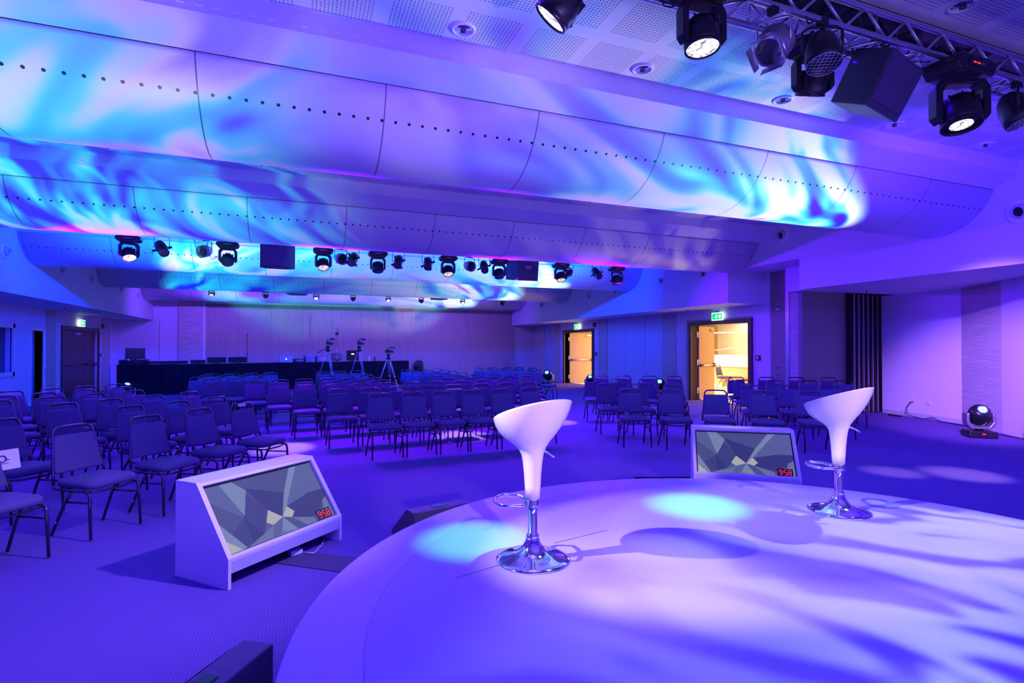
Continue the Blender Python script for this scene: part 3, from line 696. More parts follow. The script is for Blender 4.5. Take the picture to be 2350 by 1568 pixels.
# stage wedge speakers
def wedge(loc, rz, label, W=.62, Dp=.42, Hh=.32):
    t = thing('stage_monitor_speaker', label, 'speaker', loc, rz, 'black wedge speakers on the floor around the stage')
    MB().prism([(0, 0), (0, .09), (.28, Hh), (Dp, Hh), (Dp, 0)], 0, -W / 2, W / 2).build('cabinet', M_SPK, t, .008)
    e = Vector((0, .28, Hh - .09)).normalized(); nr = Vector((0, -e.z, e.y))
    g = MB(); c = [Vector((x, 0, .09)) + e * y + nr * .004 for x, y in ((-W / 2 + .02, .02), (W / 2 - .02, .02), (W / 2 - .02, .33), (-W / 2 + .02, .33))]
    g.quad([tuple(p) for p in c]); g.build('grille', mat('speaker_grille', (0.02, 0.02, 0.03), 0.55, bump=1.0, bs=300), t)
    h = MB(); h.b2(-.07, .07, Dp - .02, Dp + .003, .16, .22); h.build('handle', M_BLK2, t)
    h = MB(); h.b2(-.06, .06, .31, .37, Hh - .004, Hh + .003); h.build('handle', M_BLK2, t)
    return t
wedge((-.62, 2.46, 0), math.radians(-124), 'black wedge speaker cut by the bottom edge of the view, beside the round stage')
wedge((.93, 4.50, 0), math.radians(-166), 'black wedge speaker behind the nearer bar stool, at the stage edge', W=.5)
wedge((3.55, 4.9, 0), math.radians(160), 'black wedge speaker beside the farther sloped screen', Hh=.22)

# ================================================================== BANQUET CHAIRS
def make_chair():
    t = thing('banquet_chair', '', 'chair')
    # seat cushion
    def rr(w, d, rad, z, dy=0.0, n=5):
        out = []
        for cx, cy, a0 in ((w / 2 - rad, d / 2 - rad, 0), (-w / 2 + rad, d / 2 - rad, 90), (-w / 2 + rad, -d / 2 + rad, 180), (w / 2 - rad, -d / 2 + rad, 270)):
            for i in range(n + 1):
                a = math.radians(a0 + 90 * i / n); out.append((cx + rad * math.cos(a), cy + rad * math.sin(a) + dy, z))
        return out
    MB().rings([rr(.38, .37, .06, .405), rr(.415, .41, .075, .415), rr(.43, .425, .085, .435), rr(.428, .42, .085, .452), rr(.405, .395, .08, .468), rr(.34, .33, .07, .478), rr(.2, .2, .05, .483)]).build('seat', M_FAB, t)
    # backrest pad: trapezoid leaning back
    def bk(z): return .195 + (z - .42) * .22
    R = []
    for z, w, th in [(.505, .36, .012), (.512, .385, .03), (.53, .392, .04), (.65, .372, .044), (.77, .345, .042), (.80, .335, .036), (.812, .325, .014)]:
        y = bk(z); n = 4; r = th / 2 * .9; out = []
        for cx, cy, a0 in ((w / 2 - r, y + th / 2 - r, 0), (-w / 2 + r, y + th / 2 - r, 90), (-w / 2 + r, y - th / 2 + r, 180), (w / 2 - r, y - th / 2 + r, 270)):
            for i in range(n + 1):
                a = math.radians(a0 + 90 * i / n); out.append((cx + r * math.cos(a), cy + r * math.sin(a), z))
        R.append(out)
    MB().rings(R).build('backrest', M_FAB, t)
    # back frame hoop
    pts = []
    for z in (.42, .52, .64, .76): pts.append((-(.215 - (z - .42) * .12), bk(z), z))
    hw = .215 - (.82 - .42) * .12
    for a in range(180, -1, -18):
        x = (hw - .065) * (1 if a < 90 else -1 if a > 90 else 0) + .065 * math.cos(math.radians(a)); z = .815 + .065 * math.sin(math.radians(a))
        pts.append((x, bk(z), z))
    for z in (.76, .64, .52, .42): pts.append(((.215 - (z - .42) * .12), bk(z), z))
    MB().tube(pts, .0125, 8).build('back_frame', M_FRM, t)
    # seat rails running forward and bending into the front legs
    sf = MB()
    for s in (-1, 1): sf.tube([(s * .215, .195, .42), (s * .215, .185, .40), (s * .213, .15, .392), (s * .208, -.13, .392)], .0125, 8)
    sf.tube([(-.2, -.16, .387), (-.1, -.165, .372), (.1, -.165, .372), (.2, -.16, .387)], .009, 6); sf.cyl((-.2, .12, .385), (.2, .12, .385), .009, 6)
    sf.build('seat_frame', M_FRM, t)
    for s in (-1, 1):
        MB().tube([(s * .208, -.13, .392), (s * .208, -.175, .385), (s * .209, -.193, .36), (s * .215, -.215, .012)], [.0125, .0125, .0125, .011], 8).build('leg', M_FRM, t)
        MB().tube([(s * .19, .02, .39), (s * .2, .10, .26), (s * .212, .215, .012)], .012, 8).build('leg', M_FRM, t)
    for s in (-1, 1):
        MB().cyl((s * .2, -.2, .30), (s * .198, .085, .29), .008, 6).build('stretcher', M_FRM, t)
        MB().lathe([(.011, 0), (.009, .006), (0, .008)], (s * .214, .165, .12), (s, 0, 0), 8).build('stacking_bumper', M_GLD, t)
    return t
chair0 = make_chair(); CT = tree(chair0); used = [False]
def place_chair(x, y, rot, label, group):
    if not used[0]: c = chair0; used[0] = True
    else: c = copy_tree(CT)
    c.location = (x, y, 0); c.rotation_euler = (0, 0, math.radians(rot))
    c['label'] = label; c['category'] = 'chair'; c['group'] = group
    return c
CENTER = [
 (5,[(1.11, 7.84), (1.6, 7.88), (2.08, 7.92), (2.55, 7.95), (3.06, 7.99), (3.58, 8.03)]),
 (6,[(0.61, 8.96), (1.11, 9.03), (1.61, 9.1), (2.1, 9.17), (2.62, 9.25), (3.16, 9.32), (3.68, 9.4), (4.16, 9.47)]),
 (6,[(0.1, 10.12), (0.59, 10.17), (1.09, 10.22), (1.57, 10.27), (2.07, 10.32), (2.56, 10.37), (3.08, 10.42), (3.58, 10.47), (4.06, 10.51), (4.6, 10.57)]),
 (6.5,[(-0.36, 11.02), (0.11, 11.07), (0.6, 11.13), (1.08, 11.18), (1.58, 11.24), (3.09, 11.42), (3.6, 11.48), (4.1, 11.54), (4.6, 11.6), (5.09, 11.65)]),
 (7,[(-0.84, 12.02), (-0.36, 12.07), (0.11, 12.13), (0.59, 12.18), (1.06, 12.24), (1.56, 12.29), (3.08, 12.47), (3.58, 12.53), (4.06, 12.58), (4.57, 12.64), (5.09, 12.7), (5.57, 12.76)]),
 (7,[(-1.74, 13.04), (-1.29, 13.1), (-0.82, 13.15), (0.6, 13.32), (1.08, 13.38), (1.55, 13.43), (3.08, 13.62), (3.56, 13.67), (4.04, 13.73), (4.53, 13.79), (5.02, 13.85), (5.52, 13.91), (6.06, 13.97)]),
 (8,[(-2.14, 13.84), (-1.69, 13.92), (-1.23, 13.99), (-0.77, 14.06), (0.62, 14.29), (1.07, 14.37), (1.53, 14.44), (3.08, 14.7), (3.58, 14.78), (4.11, 14.87), (5.61, 15.12), (6.13, 15.22), (6.66, 15.3)]),
 (9,[(-2.1, 14.76), (-1.65, 14.83), (-1.2, 14.91), (-0.74, 14.98), (0.64, 15.23), (1.1, 15.31), (3.07, 15.66), (3.6, 15.75), (4.13, 15.84), (5.63, 16.11), (6.15, 16.2), (6.74, 16.3), (7.27, 16.39)]),
 (9,[(-2.1, 15.6), (-1.64, 15.68), (-1.18, 15.75), (-0.72, 15.83), (0.64, 16.1), (1.1, 16.18), (1.56, 16.26), (3.09, 16.54), (3.6, 16.64), (4.12, 16.73), (5.57, 17.0), (6.09, 17.09), (6.65, 17.2), (7.17, 17.3)]),
]
for r, (rot, row) in enumerate(CENTER):
    rn = 'front row' if r == 0 else '%s row' % ordn[r] if r < 8 else 'last row'
    for i, (x, y) in enumerate(row):
        place_chair(x, y, rot + random.Random(r * 31 + i).uniform(-1.5, 1.5), 'banquet chair in the %s of the middle block, %s from the walnut-door side' % (rn, ordn[i]), 'banquet chairs of the middle block')
LEFT = [
 [(-2.02, 4.93), (-1.6, 5.58), (-1.19, 6.09), (-0.81, 6.59), (-0.43, 7.09)],
 [(-2.38, 6.28), (-1.59, 7.23), (-1.2, 7.68), (-0.84, 8.14)],
 [(-2.44, 7.87), (-2.09, 8.33), (-1.72, 8.81), (-1.35, 9.32)],
 [(-3.35, 8.60), (-2.94, 9.0), (-2.59, 9.45), (-2.21, 9.9)],
 [(-3.64, 9.44), (-3.32, 9.9), (-3.0, 10.40), (-2.63, 10.9)],
 [(-3.95, 10.45), (-3.60, 10.9), (-3.28, 11.38), (-2.97, 11.84)],
]
for r, row in enumerate(LEFT):
    rn = 'front row' if r == 0 else '%s row' % ordn[r] if r < 5 else 'last row'
    for i, (x, y) in enumerate(row):
        l = 'banquet chair in the %s of the window-side block, %s from the camera' % (rn, ordn[i])
        if r == 0 and i == 0: l = 'banquet chair at the view edge with a white printed sheet on its back'
        place_chair(x, y, 52 + random.Random(r * 17 + i + 5).uniform(-2, 2), l, 'banquet chairs of the window-side block')
RIGHT = [
 [(5.1, 7.58), (5.61, 7.16), (6.21, 6.86), (6.79, 6.45), (7.39, 6.1)],
 [(5.44, 8.88), (5.91, 8.53), (6.38, 8.17), (7.62, 7.5), (8.28, 7.25), (8.89, 6.92)],
 [(6.08, 10.52), (6.53, 10.19), (6.96, 9.81), (7.40, 9.43), (8.79, 8.91), (9.31, 8.53), (9.93, 8.24), (10.53, 7.89)],
 [(6.89, 11.54), (7.38, 11.28), (7.87, 10.99), (8.36, 10.68), (9.52, 9.85), (10.14, 9.55), (10.76, 9.24), (11.36, 8.9)],
]
for r, row in enumerate(RIGHT):
    rn = 'front row' if r == 0 else '%s row' % ordn[r] if r < 3 else 'last row'
    for i, (x, y) in enumerate(row):
        place_chair(x * .965, y * .965, -31 + random.Random(r * 13 + i + 9).uniform(-2, 2) + (12 if i < 2 else 0), 'banquet chair in the %s of the open-door block, %s from the middle aisle' % (rn, ordn[i]), 'banquet chairs of the open-door block')
place_chair(6.85, 14.62, 48, 'single banquet chair turned sideways at the aisle end near the farther open door', 'banquet chairs of the middle block')
f1 = place_chair(14.95, 16.2, 18, 'banquet chair standing in the bright foyer, seen whole through the doorway', 'banquet chairs in the foyer')
f2 = place_chair(14.3, 16.9, -150, 'banquet chair in the foyer half hidden by the open door leaf', 'banquet chairs in the foyer')
f3 = place_chair(15.9, 15.3, 200, 'banquet chair in the foyer behind the whole one, near the bench', 'banquet chairs in the foyer')
for f in (f1, f2, f3): f.location.z = .012
# printed sheet on the first chair's back
pp = thing('printed_sheet', 'white printed sheet hung on the chair back at the view edge', 'paper', (-1.93, 5.02, 0), math.radians(52))
MB().box((.075, .262, .70), (.20, .003, .15), rx=-.21).build('sheet', M_PAPER, pp)
MB().lathe([(.028, 0), (.02, .001)], (.06, .2575, .71), (0, -1, .2), 20).box((.09, .2575, .70), (.03, .001, .006)).box((.07, .253, .675), (.06, .001, .004)).build('printed_logo', M_BLK, pp)
tag(MB().box((-.655, 7.245, .868), (.09, .034, .03), rz=math.radians(52)).build('paper_sheet', M_PAPER), 'small white card over the top of the last front-row chair of the window-side block', 'paper')

# ================================================================== TECHNICIANS' TABLE
TA, TB = Vector((-5.35, 20.45)), Vector((4.3, 23.3)); TD = (TB - TA); TL = TD.length; ta = math.atan2(TD.y, TD.x)
tb = thing('control_table', 'long technicians table draped in black cloth before the back wall', 'table', (TA.x, TA.y, 0), ta)
MB().b2(0, TL, 0, .9, .96, 1.0).build('tabletop', M_BLK, tb)
b = MB(); uvn = 260; rnd = random.Random(4); top = []; bot = []
for i in range(uvn + 1):
    x = TL * i / uvn
    f = .012 * math.sin(x * 9.1) + .010 * math.sin(x * 23 + 1.3) + .006 * math.sin(x * 41)
    top.append((x, -.01 + f * .25, 1.005)); bot.append((x, -.03 + f * 1.8, .01))
for i in range(uvn):
    b._f([b.bm.verts.new(p) for p in (top[i], top[i + 1], bot[i + 1], bot[i])], True)
bmesh.ops.remove_doubles(b.bm, verts=b.bm.verts, dist=1e-5)
b.b2(-.02, .0, -.02, .9, .01, 1.005).b2(TL, TL + .02, -.02, .9, .01, 1.005)
b.build('drape', M_CLOTH, tb)
MB().b2(-.25, -.2, .0, .04, 0, 1.0).build('side_post', M_GRY, tb)
def on_table(px_x, back=.4, z=1.0):
    """point on the table a given distance along it"""
    return (TA.x + math.cos(ta) * px_x - math.sin(ta) * back, TA.y + math.sin(ta) * px_x + math.cos(ta) * back, z + .006)
# distances along the table are measured from the window-side end
def monitor(s, w, h, zc, label, back=.45, mt=M_BLK2, cat='screen', name='flat_monitor'):
    t = thing(name, label, cat, on_table(s, back), ta)
    MB().box((0, 0, zc), (w, .03, h)).build('panel', M_BLK, t); MB().box((0, -.017, zc), (w - .04, .004, h - .04)).build('display', mt, t)
    MB().box((0, .0, .006), (w * .45, .16, .012)).b2(-.03, .03, .01, .03, .0, zc).build('foot', M_BLK, t)
    return t
t = monitor(.47, .55, .36, .36, 'black computer monitor standing over the mixing desk at the table end', .72)
monitor(1.4, 1.1, .1, .06, 'wide low black monitor nearest the mixing desk')
monitor(2.25, .45, .12, .07, 'small low black monitor, third screen along the draped table')
monitor(2.83, .6, .2, .12, 'black flat monitor before the stone pilaster edge')
monitor(3.5, .6, .2, .12, 'black flat monitor, last of the four low ones')
mx = thing('mixing_desk', 'mixing desk tangled with cables at the window-side table end', 'mixing desk', on_table(.42, .27), ta)
MB().box((0, 0, .075), (.8, .4, .14), rx=.1).build('console', M_BLK, mx)
rnd = random.Random(2)
for k in range(18):
    x0 = rnd.uniform(-.4, .3); MB().tube([(x0, -.2, .12), (x0 + rnd.uniform(-.1, .1), -.26, .2), (x0 + rnd.uniform(.05, .2), -.24, .02)], .006, 5).build('patch_cable', M_CBL if k % 3 else M_GRY, mx)
MB().box((-.15, -.2, .16), (.04, .01, .02)).build('red_indicator', M_RED, mx)
def laptop(s, label, w=.42, col=M_GRY):
    t = thing('laptop', label, 'laptop', on_table(s, .35), ta)
    MB().box((0, .05, .012), (w, .28, .022)).build('keyboard_base', M_GRY, t); MB().box((0, -.1, .13), (w, .015, .25), rx=-.15).build('lid', col, t)
    MB().box((0, -.123, .13), (.05, .003, .04), rx=-.15).build('lid_logo', M_EXW, t)
laptop(5.12, 'closed-backed laptop with a glowing lid mark, beside the gooseneck lamp', .44)
gl = thing('gooseneck_lamp', 'small gooseneck lamp curving over the table next to the laptop', 'lamp', on_table(4.75, .3), ta)
MB().tube([(0, 0, 0), (.0, 0, .12), (.04, 0, .2), (.12, 0, .24)], .006, 6).build('neck', M_CHR, gl); MB().box((.15, 0, .24), (.07, .03, .02)).build('head', M_BLK, gl)
def rackbox(s, w, h, label, m=M_BLK, name='equipment_case', extra=None, cat='equipment'):
    t = thing(name, label, cat, on_table(s, .4), ta)
    MB().box((0, 0, h / 2), (w, .35, h)).build('case', m, t, .006)
    MB().box((0, -.177, h / 2), (w * .8, .006, h * .5)).build('front_panel', extra or M_GRY, t)
    return t
rackbox(5.62, .34, .13, 'low silver and black player between the laptop and taller case')
rackbox(6.02, .34, .27, 'taller grey equipment case with a lit front, on the draped table', M_GRY)
rackbox(6.48, .42, .24, 'violet equipment case beside the first camera tripod', mat('violet_case', (0.3, 0.16, 0.5), 0.4), extra=mat('amber_label', (0.6, 0.45, 0.2), 0.5))
ck = thing('cable_coil', 'bundle of coiled cables and clamps on the table behind the tripods', 'cables', on_table(7.08, .4), ta)
for k in range(9):
    MB().tube([(.17 * math.cos(a / 12 * 2 * PI) + (k - 4) * .035, (k - 4) * .02, .17 + .15 * math.sin(a / 12 * 2 * PI)) for a in range(12)], .009, 5, closed=True).build('cable_loop', M_CBL if k % 2 else M_GRY, ck)
ck.location.z += .02
monitor(7.78, .5, .42, .24, 'dark monitor with a white mark, between the first two tripods')
t = D.objects[COL.objects[-1].name]
mk = MB().box((0, -.021, .3), (.12, .003, .05)).build('screen_mark', M_EXW, t.parent)
def bottle(s, label, m, m2):
    t = thing('bottle', label, 'bottle', on_table(s, .25))
    MB().lathe([(0, 0), (.035, 0), (.037, .02), (.037, .14), (.02, .18), (.013, .2), (.013, .235), (0, .235)], seg=16).build('body', m, t)
    MB().lathe([(.015, .225), (.015, .25), (0, .25)], seg=12).build('cap', m2, t)
bottle(8.42, 'clear water bottle on the draped table', mat('clear_plastic', (0.7, 0.8, 0.85), 0.1), M_WHT)
bottle(8.66, 'dark bottle with an orange label on the draped table', mat('dark_bottle', (0.15, 0.05, 0.03), 0.2), M_RED and mat('orange_cap', (0.8, 0.3, 0.1), 0.4))
# microphone stands
def stand(x, y, h, label, two=False):
    t = thing('microphone_stand', label, 'microphone stand', (x, y, 0))
    MB().cyl((0, 0, .02), (0, 0, h), .012, 8).build('pole', M_BLK, t); MB().lathe([(0, 0), (.14, 0), (.13, .02), (0, .03)], seg=20).build('base', M_BLK, t)
    MB().box((0, 0, h * .66), (.05, .05, .05)).build('clamp', M_BLK, t); MB().cyl((0, 0, h), (.02, 0, h + .08), .018, 8).build('microphone_clip', M_BLK, t)
stand(-1.9, 22.9, 2.0, 'thin black microphone stand before the veneer wall')
ls = thing('lighting_stand', 'tall silver telescopic stand with a clamp head behind the table', 'stand', (1.4, 24.1, 0))
MB().cyl((0, 0, .4), (0, 0, 1.9), .03, 10).build('lower_tube', M_GRY, ls); MB().cyl((0, 0, 1.85), (0, 0, 2.15), .02, 10).build('upper_tube', M_GRY, ls)
MB().box((.03, 0, 2.15), (.14, .08, .1)).tube([(.0, 0, 2.2), (.08, 0, 2.25), (.08, 0, 2.36), (0, 0, 2.34)], .015, 6).build('clamp_head', M_BLK, ls)
for a in range(3):
    MB().tube([(0, 0, .6), (.45 * math.cos(a * 2.1), .45 * math.sin(a * 2.1), .01)], .012, 6).build('leg', M_GRY, ls)
bp = thing('backpack', 'black backpack on a chair at the wall beside the table end', 'backpack', (4.95, 24.24, .0), .1)
MB().rings([[(.22 * math.cos(a) * w, .14 * math.sin(a) * w, z) for a in [2 * PI * k / 20 for k in range(20)]] for z, w in ((.49, .8), (.53, .95), (.76, .95), (.9, .85), (.98, .6), (1.0, .2))]).build('bag', M_BLK, bp)
MB().tube([(-.06, -.12, 1.0), (-.06, -.18, .85), (-.06, -.15, .6)], .015, 6).tube([(-.03, 0, 1.05), (0, 0, 1.1), (.03, 0, 1.05)], .01, 6).build('strap', M_BLK, bp)
place_chair(4.95, 24.3, 10, 'banquet chair against the back wall under the black backpack', 'banquet chairs of the middle block')

# camera tripods
def tripod(x, y, h, label, pan=0.0, bar=False):
    t = thing('video_camera_tripod', label, 'camera tripod', (x, y, 0), pan, 'video cameras on tripods before the table')
    hz = h - .42
    for k in range(3):
        a = math.radians(-90 + 120 * k + 25); fx, fy = .48 * math.cos(a), .48 * math.sin(a)
        lg = MB()
        for s in (-1, 1):
            ox, oy = -math.sin(a) * .028 * s, math.cos(a) * .028 * s
            lg.cyl((ox + .04 * math.cos(a), oy + .04 * math.sin(a), hz), (ox + fx * .62, oy + fy * .62, hz * .40), .011, 6)
        lg.cyl((fx * .55, fy * .55, hz * .48), (fx, fy, .01), .017, 8)
        lg.build('leg', mat('tripod_aluminium', (0.8, 0.78, 0.76), 0.35, metal=0.6), t)
        MB().box((fx * .6, fy * .6, hz * .42), (.07, .07, .06)).build('leg_clamp', M_BLK, t)
    MB().lathe([(.0, hz - .03), (.07, hz - .03), (.075, hz + .02), (.05, hz + .05), (.045, hz + .1), (.06, hz + .12), (.06, hz + .17), (0, hz + .17)], seg=18).build('fluid_head', M_BLK, t)
    cmr = thing('x', '', None); COL.objects.unlink(cmr); D.objects.remove(cmr)
    z = hz + .26
    MB().box((0, .02, z), (.11, .26, .11)).build('camera_body', M_BLK, t, .01)
    MB().cyl((0, -.1, z), (0, -.24, z), .045, 16).build('lens', M_GLASSD, t)
    MB().tube([(-.02, .1, z + .05), (-.02, .05, z + .11), (-.02, -.08, z + .11), (-.02, -.12, z + .06)], .012, 6).build('carry_handle', M_BLK, t)
    MB().cyl((.05, -.02, z + .13), (.2, -.1, z + .13), .032, 12).build('microphone', mat('foam_violet', (0.12, 0.06, 0.2), 0.9), t)
    MB().box((.1, -.05, z - .02), (.12, .02, .08)).build('viewfinder_screen', M_BLK, t)
    if bar: MB().cyl((-.04, 0, hz + .1), (-.34, .1, hz - .08), .014, 8).build('pan_bar', M_BLK, t)
    return t
tripod(0.86, 19.3, 1.88, 'video camera tripod with a pan bar sticking out, behind the middle block', bar=True)
tripod(1.88, 19.3, 1.88, 'middle video camera tripod, standing before the dark monitor')
tripod(2.87, 19.3, 1.60, 'shortest of the three video camera tripods, near the bottles', pan=.3)
tag(MB().tube([(.55, 18.4, .4), (-.1, 18.2, .25)], .02, 6).tube([(.55, 18.4, .4), (.7, 18.5, .01)], .02, 6).tube([(-.1, 18.2, .25), (-.15, 18.15, .01)], .02, 6).build('folded_stand', M_GRY), 'folded grey stand leaning low beside the middle block', 'stand')

# ================================================================== STAGE LIGHTS
def led_mat(name, c, s):
    m = mat(name, (0.1, 0.1, 0.1), 0.3, emit=c, es=s); g = G(m)
    co, o = g.coord()
    vo = g.n('ShaderNodeTexVoronoi'); vo.inputs['Scale'].default_value = 38; g.L.new(co, vo.inputs['Vector'])
    f = g.math('SUBTRACT', 1.2, g.math('MULTIPLY', vo.outputs['Distance'], 1.2))
    g.L.new(g.math('MULTIPLY', f, s), g.b.inputs['Emission Strength'])
    return m
L_WHITE = led_mat('lens_lit_white', (1.0, 0.95, 0.92), 2.4); L_CREAM = led_mat('lens_lit_cream', (1.0, 0.80, 0.66), 1.6); L_VIO = led_mat('lens_lit_violet', (0.8, 0.65, 1.0), 4.0)
L_CYAN = led_mat('lens_lit_cyan', (0.15, 1.0, 0.9), 7.0); L_OFF = M_GLASSD
def head_mesh(t, tilt, lens, big=1.0):
    """the tilting head: a rounded drum with a lens, as a part with sub-parts"""
    h = MB().lathe([(0, -.11), (.05, -.112), (.085, -.10), (.108, -.05), (.118, .02), (.118, .06), (.108, .085), (.0, .085)], seg=28).build('head', M_BLK, t)
    MB().lathe([(.112, .075), (.117, .095), (.108, .10), (.104, .084)], seg=28).build('lens_ring', M_BLK2, h)
    MB().lathe([(.104, .087), (.06, .094), (0, .096)], seg=28).build('lens', lens, h)
    fins = MB()
    for k in range(10):
        a = 2 * PI * k / 10; fins.box((.1 * math.cos(a), .1 * math.sin(a), -.06), (.03, .006, .07), rz=a)
    fins.build('cooling_fins', M_BLK, h)
    return h
def moving_head(x, y, ztop, pan, tilt, lens, label, group, scale=1.0, name='moving_head_light'):
    """hangs from its clamp at ztop; tilt 0 = straight down, positive swings toward local -y"""
    t = thing(name, label, 'stage light', (x, y, ztop), 0, group); t.scale = (scale,) * 3
    MB().cyl((0, 0, .0), (0, 0, .1), .018, 8).box((0, 0, .01), (.16, .05, .02)).build('clamp', M_BLK, t)
    MB().prism([(-.2, -.02), (-.2, -.07), (-.16, -.11), (.16, -.11), (.2, -.07), (.2, -.02), (.15, .0), (-.15, .0)], 1, -.11, .11).build('base', M_BLK, t, .01)
    MB().box((0, -.112, -.05), (.13, .004, .016)).build('button_strip', M_GRY, t)
    yk = MB()
    yk.prism([(-.165, -.18), (-.165, -.36), (-.135, -.4), (-.12, -.4), (-.12, -.2), (-.09, -.155), (.09, -.155), (.12, -.2), (.12, -.4), (.135, -.4), (.165, -.36), (.165, -.18), (.13, -.125), (-.13, -.125)], 1, -.045, .045)
    y_ = yk.build('yoke', M_BLK, t, .008); y_.rotation_euler = (0, 0, pan)
    h = head_mesh(t, tilt, lens)
    h.location = (0, 0, -.335)
    h.rotation_euler = (Matrix.Rotation(pan, 4, 'Z') @ Matrix.Rotation(PI - tilt, 4, 'X')).to_euler()
    return t
def profile_spot(x, y, ztop, pan, tilt, label, group, silver=False, scale=1.0):
    t = thing('profile_spotlight' if not silver else 'fresnel_spotlight', label, 'stage light', (x, y, ztop), 0, group); t.scale = (scale,) * 3
    mt = M_ALU if silver else M_BLK
    MB().box((0, 0, .0), (.07, .05, .06)).build('clamp', M_BLK, t)
    k = MB().tube([(-.125, 0, -.26), (-.125, 0, -.07), (-.10, 0, -.04), (.10, 0, -.04), (.125, 0, -.07), (.125, 0, -.26)], .008, 6).build('bracket', mt if silver else M_GRY, t); k.rotation_euler = (0, 0, pan)
    prof = [(0, -.2), (.06, -.2), (.085, -.16), (.095, -.05), (.1, .0), (.085, .04), (.075, .14), (.085, .15), (.085, .17), (.0, .17)] if not silver else [(0, -.12), (.09, -.12), (.115, -.08), (.12, .06), (.11, .1), (0, .1)]
    h = MB().lathe(prof, seg=24).build('body', mt, t); h.location = (0, 0, -.26)
    h.rotation_euler = (Matrix.Rotation(pan, 4, 'Z') @ Matrix.Rotation(PI - tilt, 4, 'X')).to_euler()
    MB().lathe([((.07 if not silver else .095), (.171 if not silver else .101)), (0, (.175 if not silver else .108))], seg=22).build('lens', M_GLASSD, h)
    if not silver:
        for a in range(4): MB().box((.13 * math.cos(a * PI / 2 + .4), .13 * math.sin(a * PI / 2 + .4), .02), (.07, .045, .004), rz=a * PI / 2 + .4).build('shutter_blade', M_BLK, h)
    else:
        f = MB()
        for z in range(9): f.lathe([(.121, -.085 + z * .016), (.128, -.083 + z * .016), (.121, -.079 + z * .016)], seg=22)
        f.build('vent_fins', M_GRY, h)
        for a in range(4): MB().box((.112 * math.cos(a * PI / 2), .112 * math.sin(a * PI / 2), .128), (.004, .17, .07), rz=a * PI / 2, ry=.15).build('barn_door', mt, h)
    return t
def par_can(x, y, ztop, pan, tilt, label, group, m=None, cage=False, scale=1.0):
    t = thing('par_spotlight', label, 'stage light', (x, y, ztop), 0, group); t.scale = (scale,) * 3
    m = m or M_GRY
    MB().box((0, 0, .0), (.07, .05, .06)).build('clamp', M_BLK, t)
    k = MB().tube([(-.14, 0, -.22), (-.14, 0, -.06), (-.10, 0, -.03), (.10, 0, -.03), (.14, 0, -.06), (.14, 0, -.22)], .009, 6).build('bracket', m, t); k.rotation_euler = (0, 0, pan)
    h = MB().lathe([(0, -.17), (.05, -.165), (.09, -.12), (.115, -.04), (.12, .03), (.12, .10), (.112, .10), (.108, .03), (0, .01)], seg=26).build('body', m, t); h.location = (0, 0, -.22)
    h.rotation_euler = (Matrix.Rotation(pan, 4, 'Z') @ Matrix.Rotation(PI - tilt, 4, 'X')).to_euler()
    MB().lathe([(.105, .04), (0, .055)], seg=24).build('lens', M_GLASSD, h)
    if cage:
        c = MB()
        for k in range(-3, 4):
            L_ = math.sqrt(max(0, .115 ** 2 - (k * .03) ** 2)); c.cyl((k * .03, -L_, .105), (k * .03, L_, .105), .002, 5); c.cyl((-L_, k * .03, .106), (L_, k * .03, .106), .002, 5)
        c.tube([(.118 * math.cos(2 * PI * k / 24), .118 * math.sin(2 * PI * k / 24), .105) for k in range(24)], .003, 5, closed=True)
        c.build('wire_guard', M_ALU, h)
    return t
def flown_speaker(x, y, ztop, rz, rx, W, Hh, Dp, label, group, sc=None):
    t = thing('hanging_loudspeaker', label, 'speaker', (x, y, ztop), rz, group)
    bx = MB().prism([(-W / 2, -Dp / 2), (W / 2, -Dp / 2), (W / 2 * .62, Dp / 2), (-W / 2 * .62, Dp / 2)], 2, -Hh, -.0).build('cabinet', M_SPK, t, .01)
    bx.rotation_euler = (rx, 0, 0); bx.location = (0, 0, -.06)
    g = MB().b2(-W / 2 + .02, W / 2 - .02, -Dp / 2 - .008, -Dp / 2, -Hh + .06, -.02).build('grille', mat('grille_mesh', (0.10, 0.07, 0.18), 0.4, metal=0.3, bump=1.0, bs=220), bx)
    MB().b2(-.07, .07, Dp / 2, Dp / 2 + .01, -Hh * .4, -.06 - Hh * .12).build('connector_plate', M_GRY, bx)
    ch = MB()
    for s in (-1, 1):
        for k in range(8):
            zc = -.05 + k * .045
            ch.tube([(s * W * .32 + .010 * math.cos(a) * (k % 2), .010 * math.cos(a) * ((k + 1) % 2), zc + .024 * math.sin(a)) for a in [2 * PI * j / 8 for j in range(8)]], .003, 4, closed=True)
    ch.build('chain', M_ALU, t)
    return t

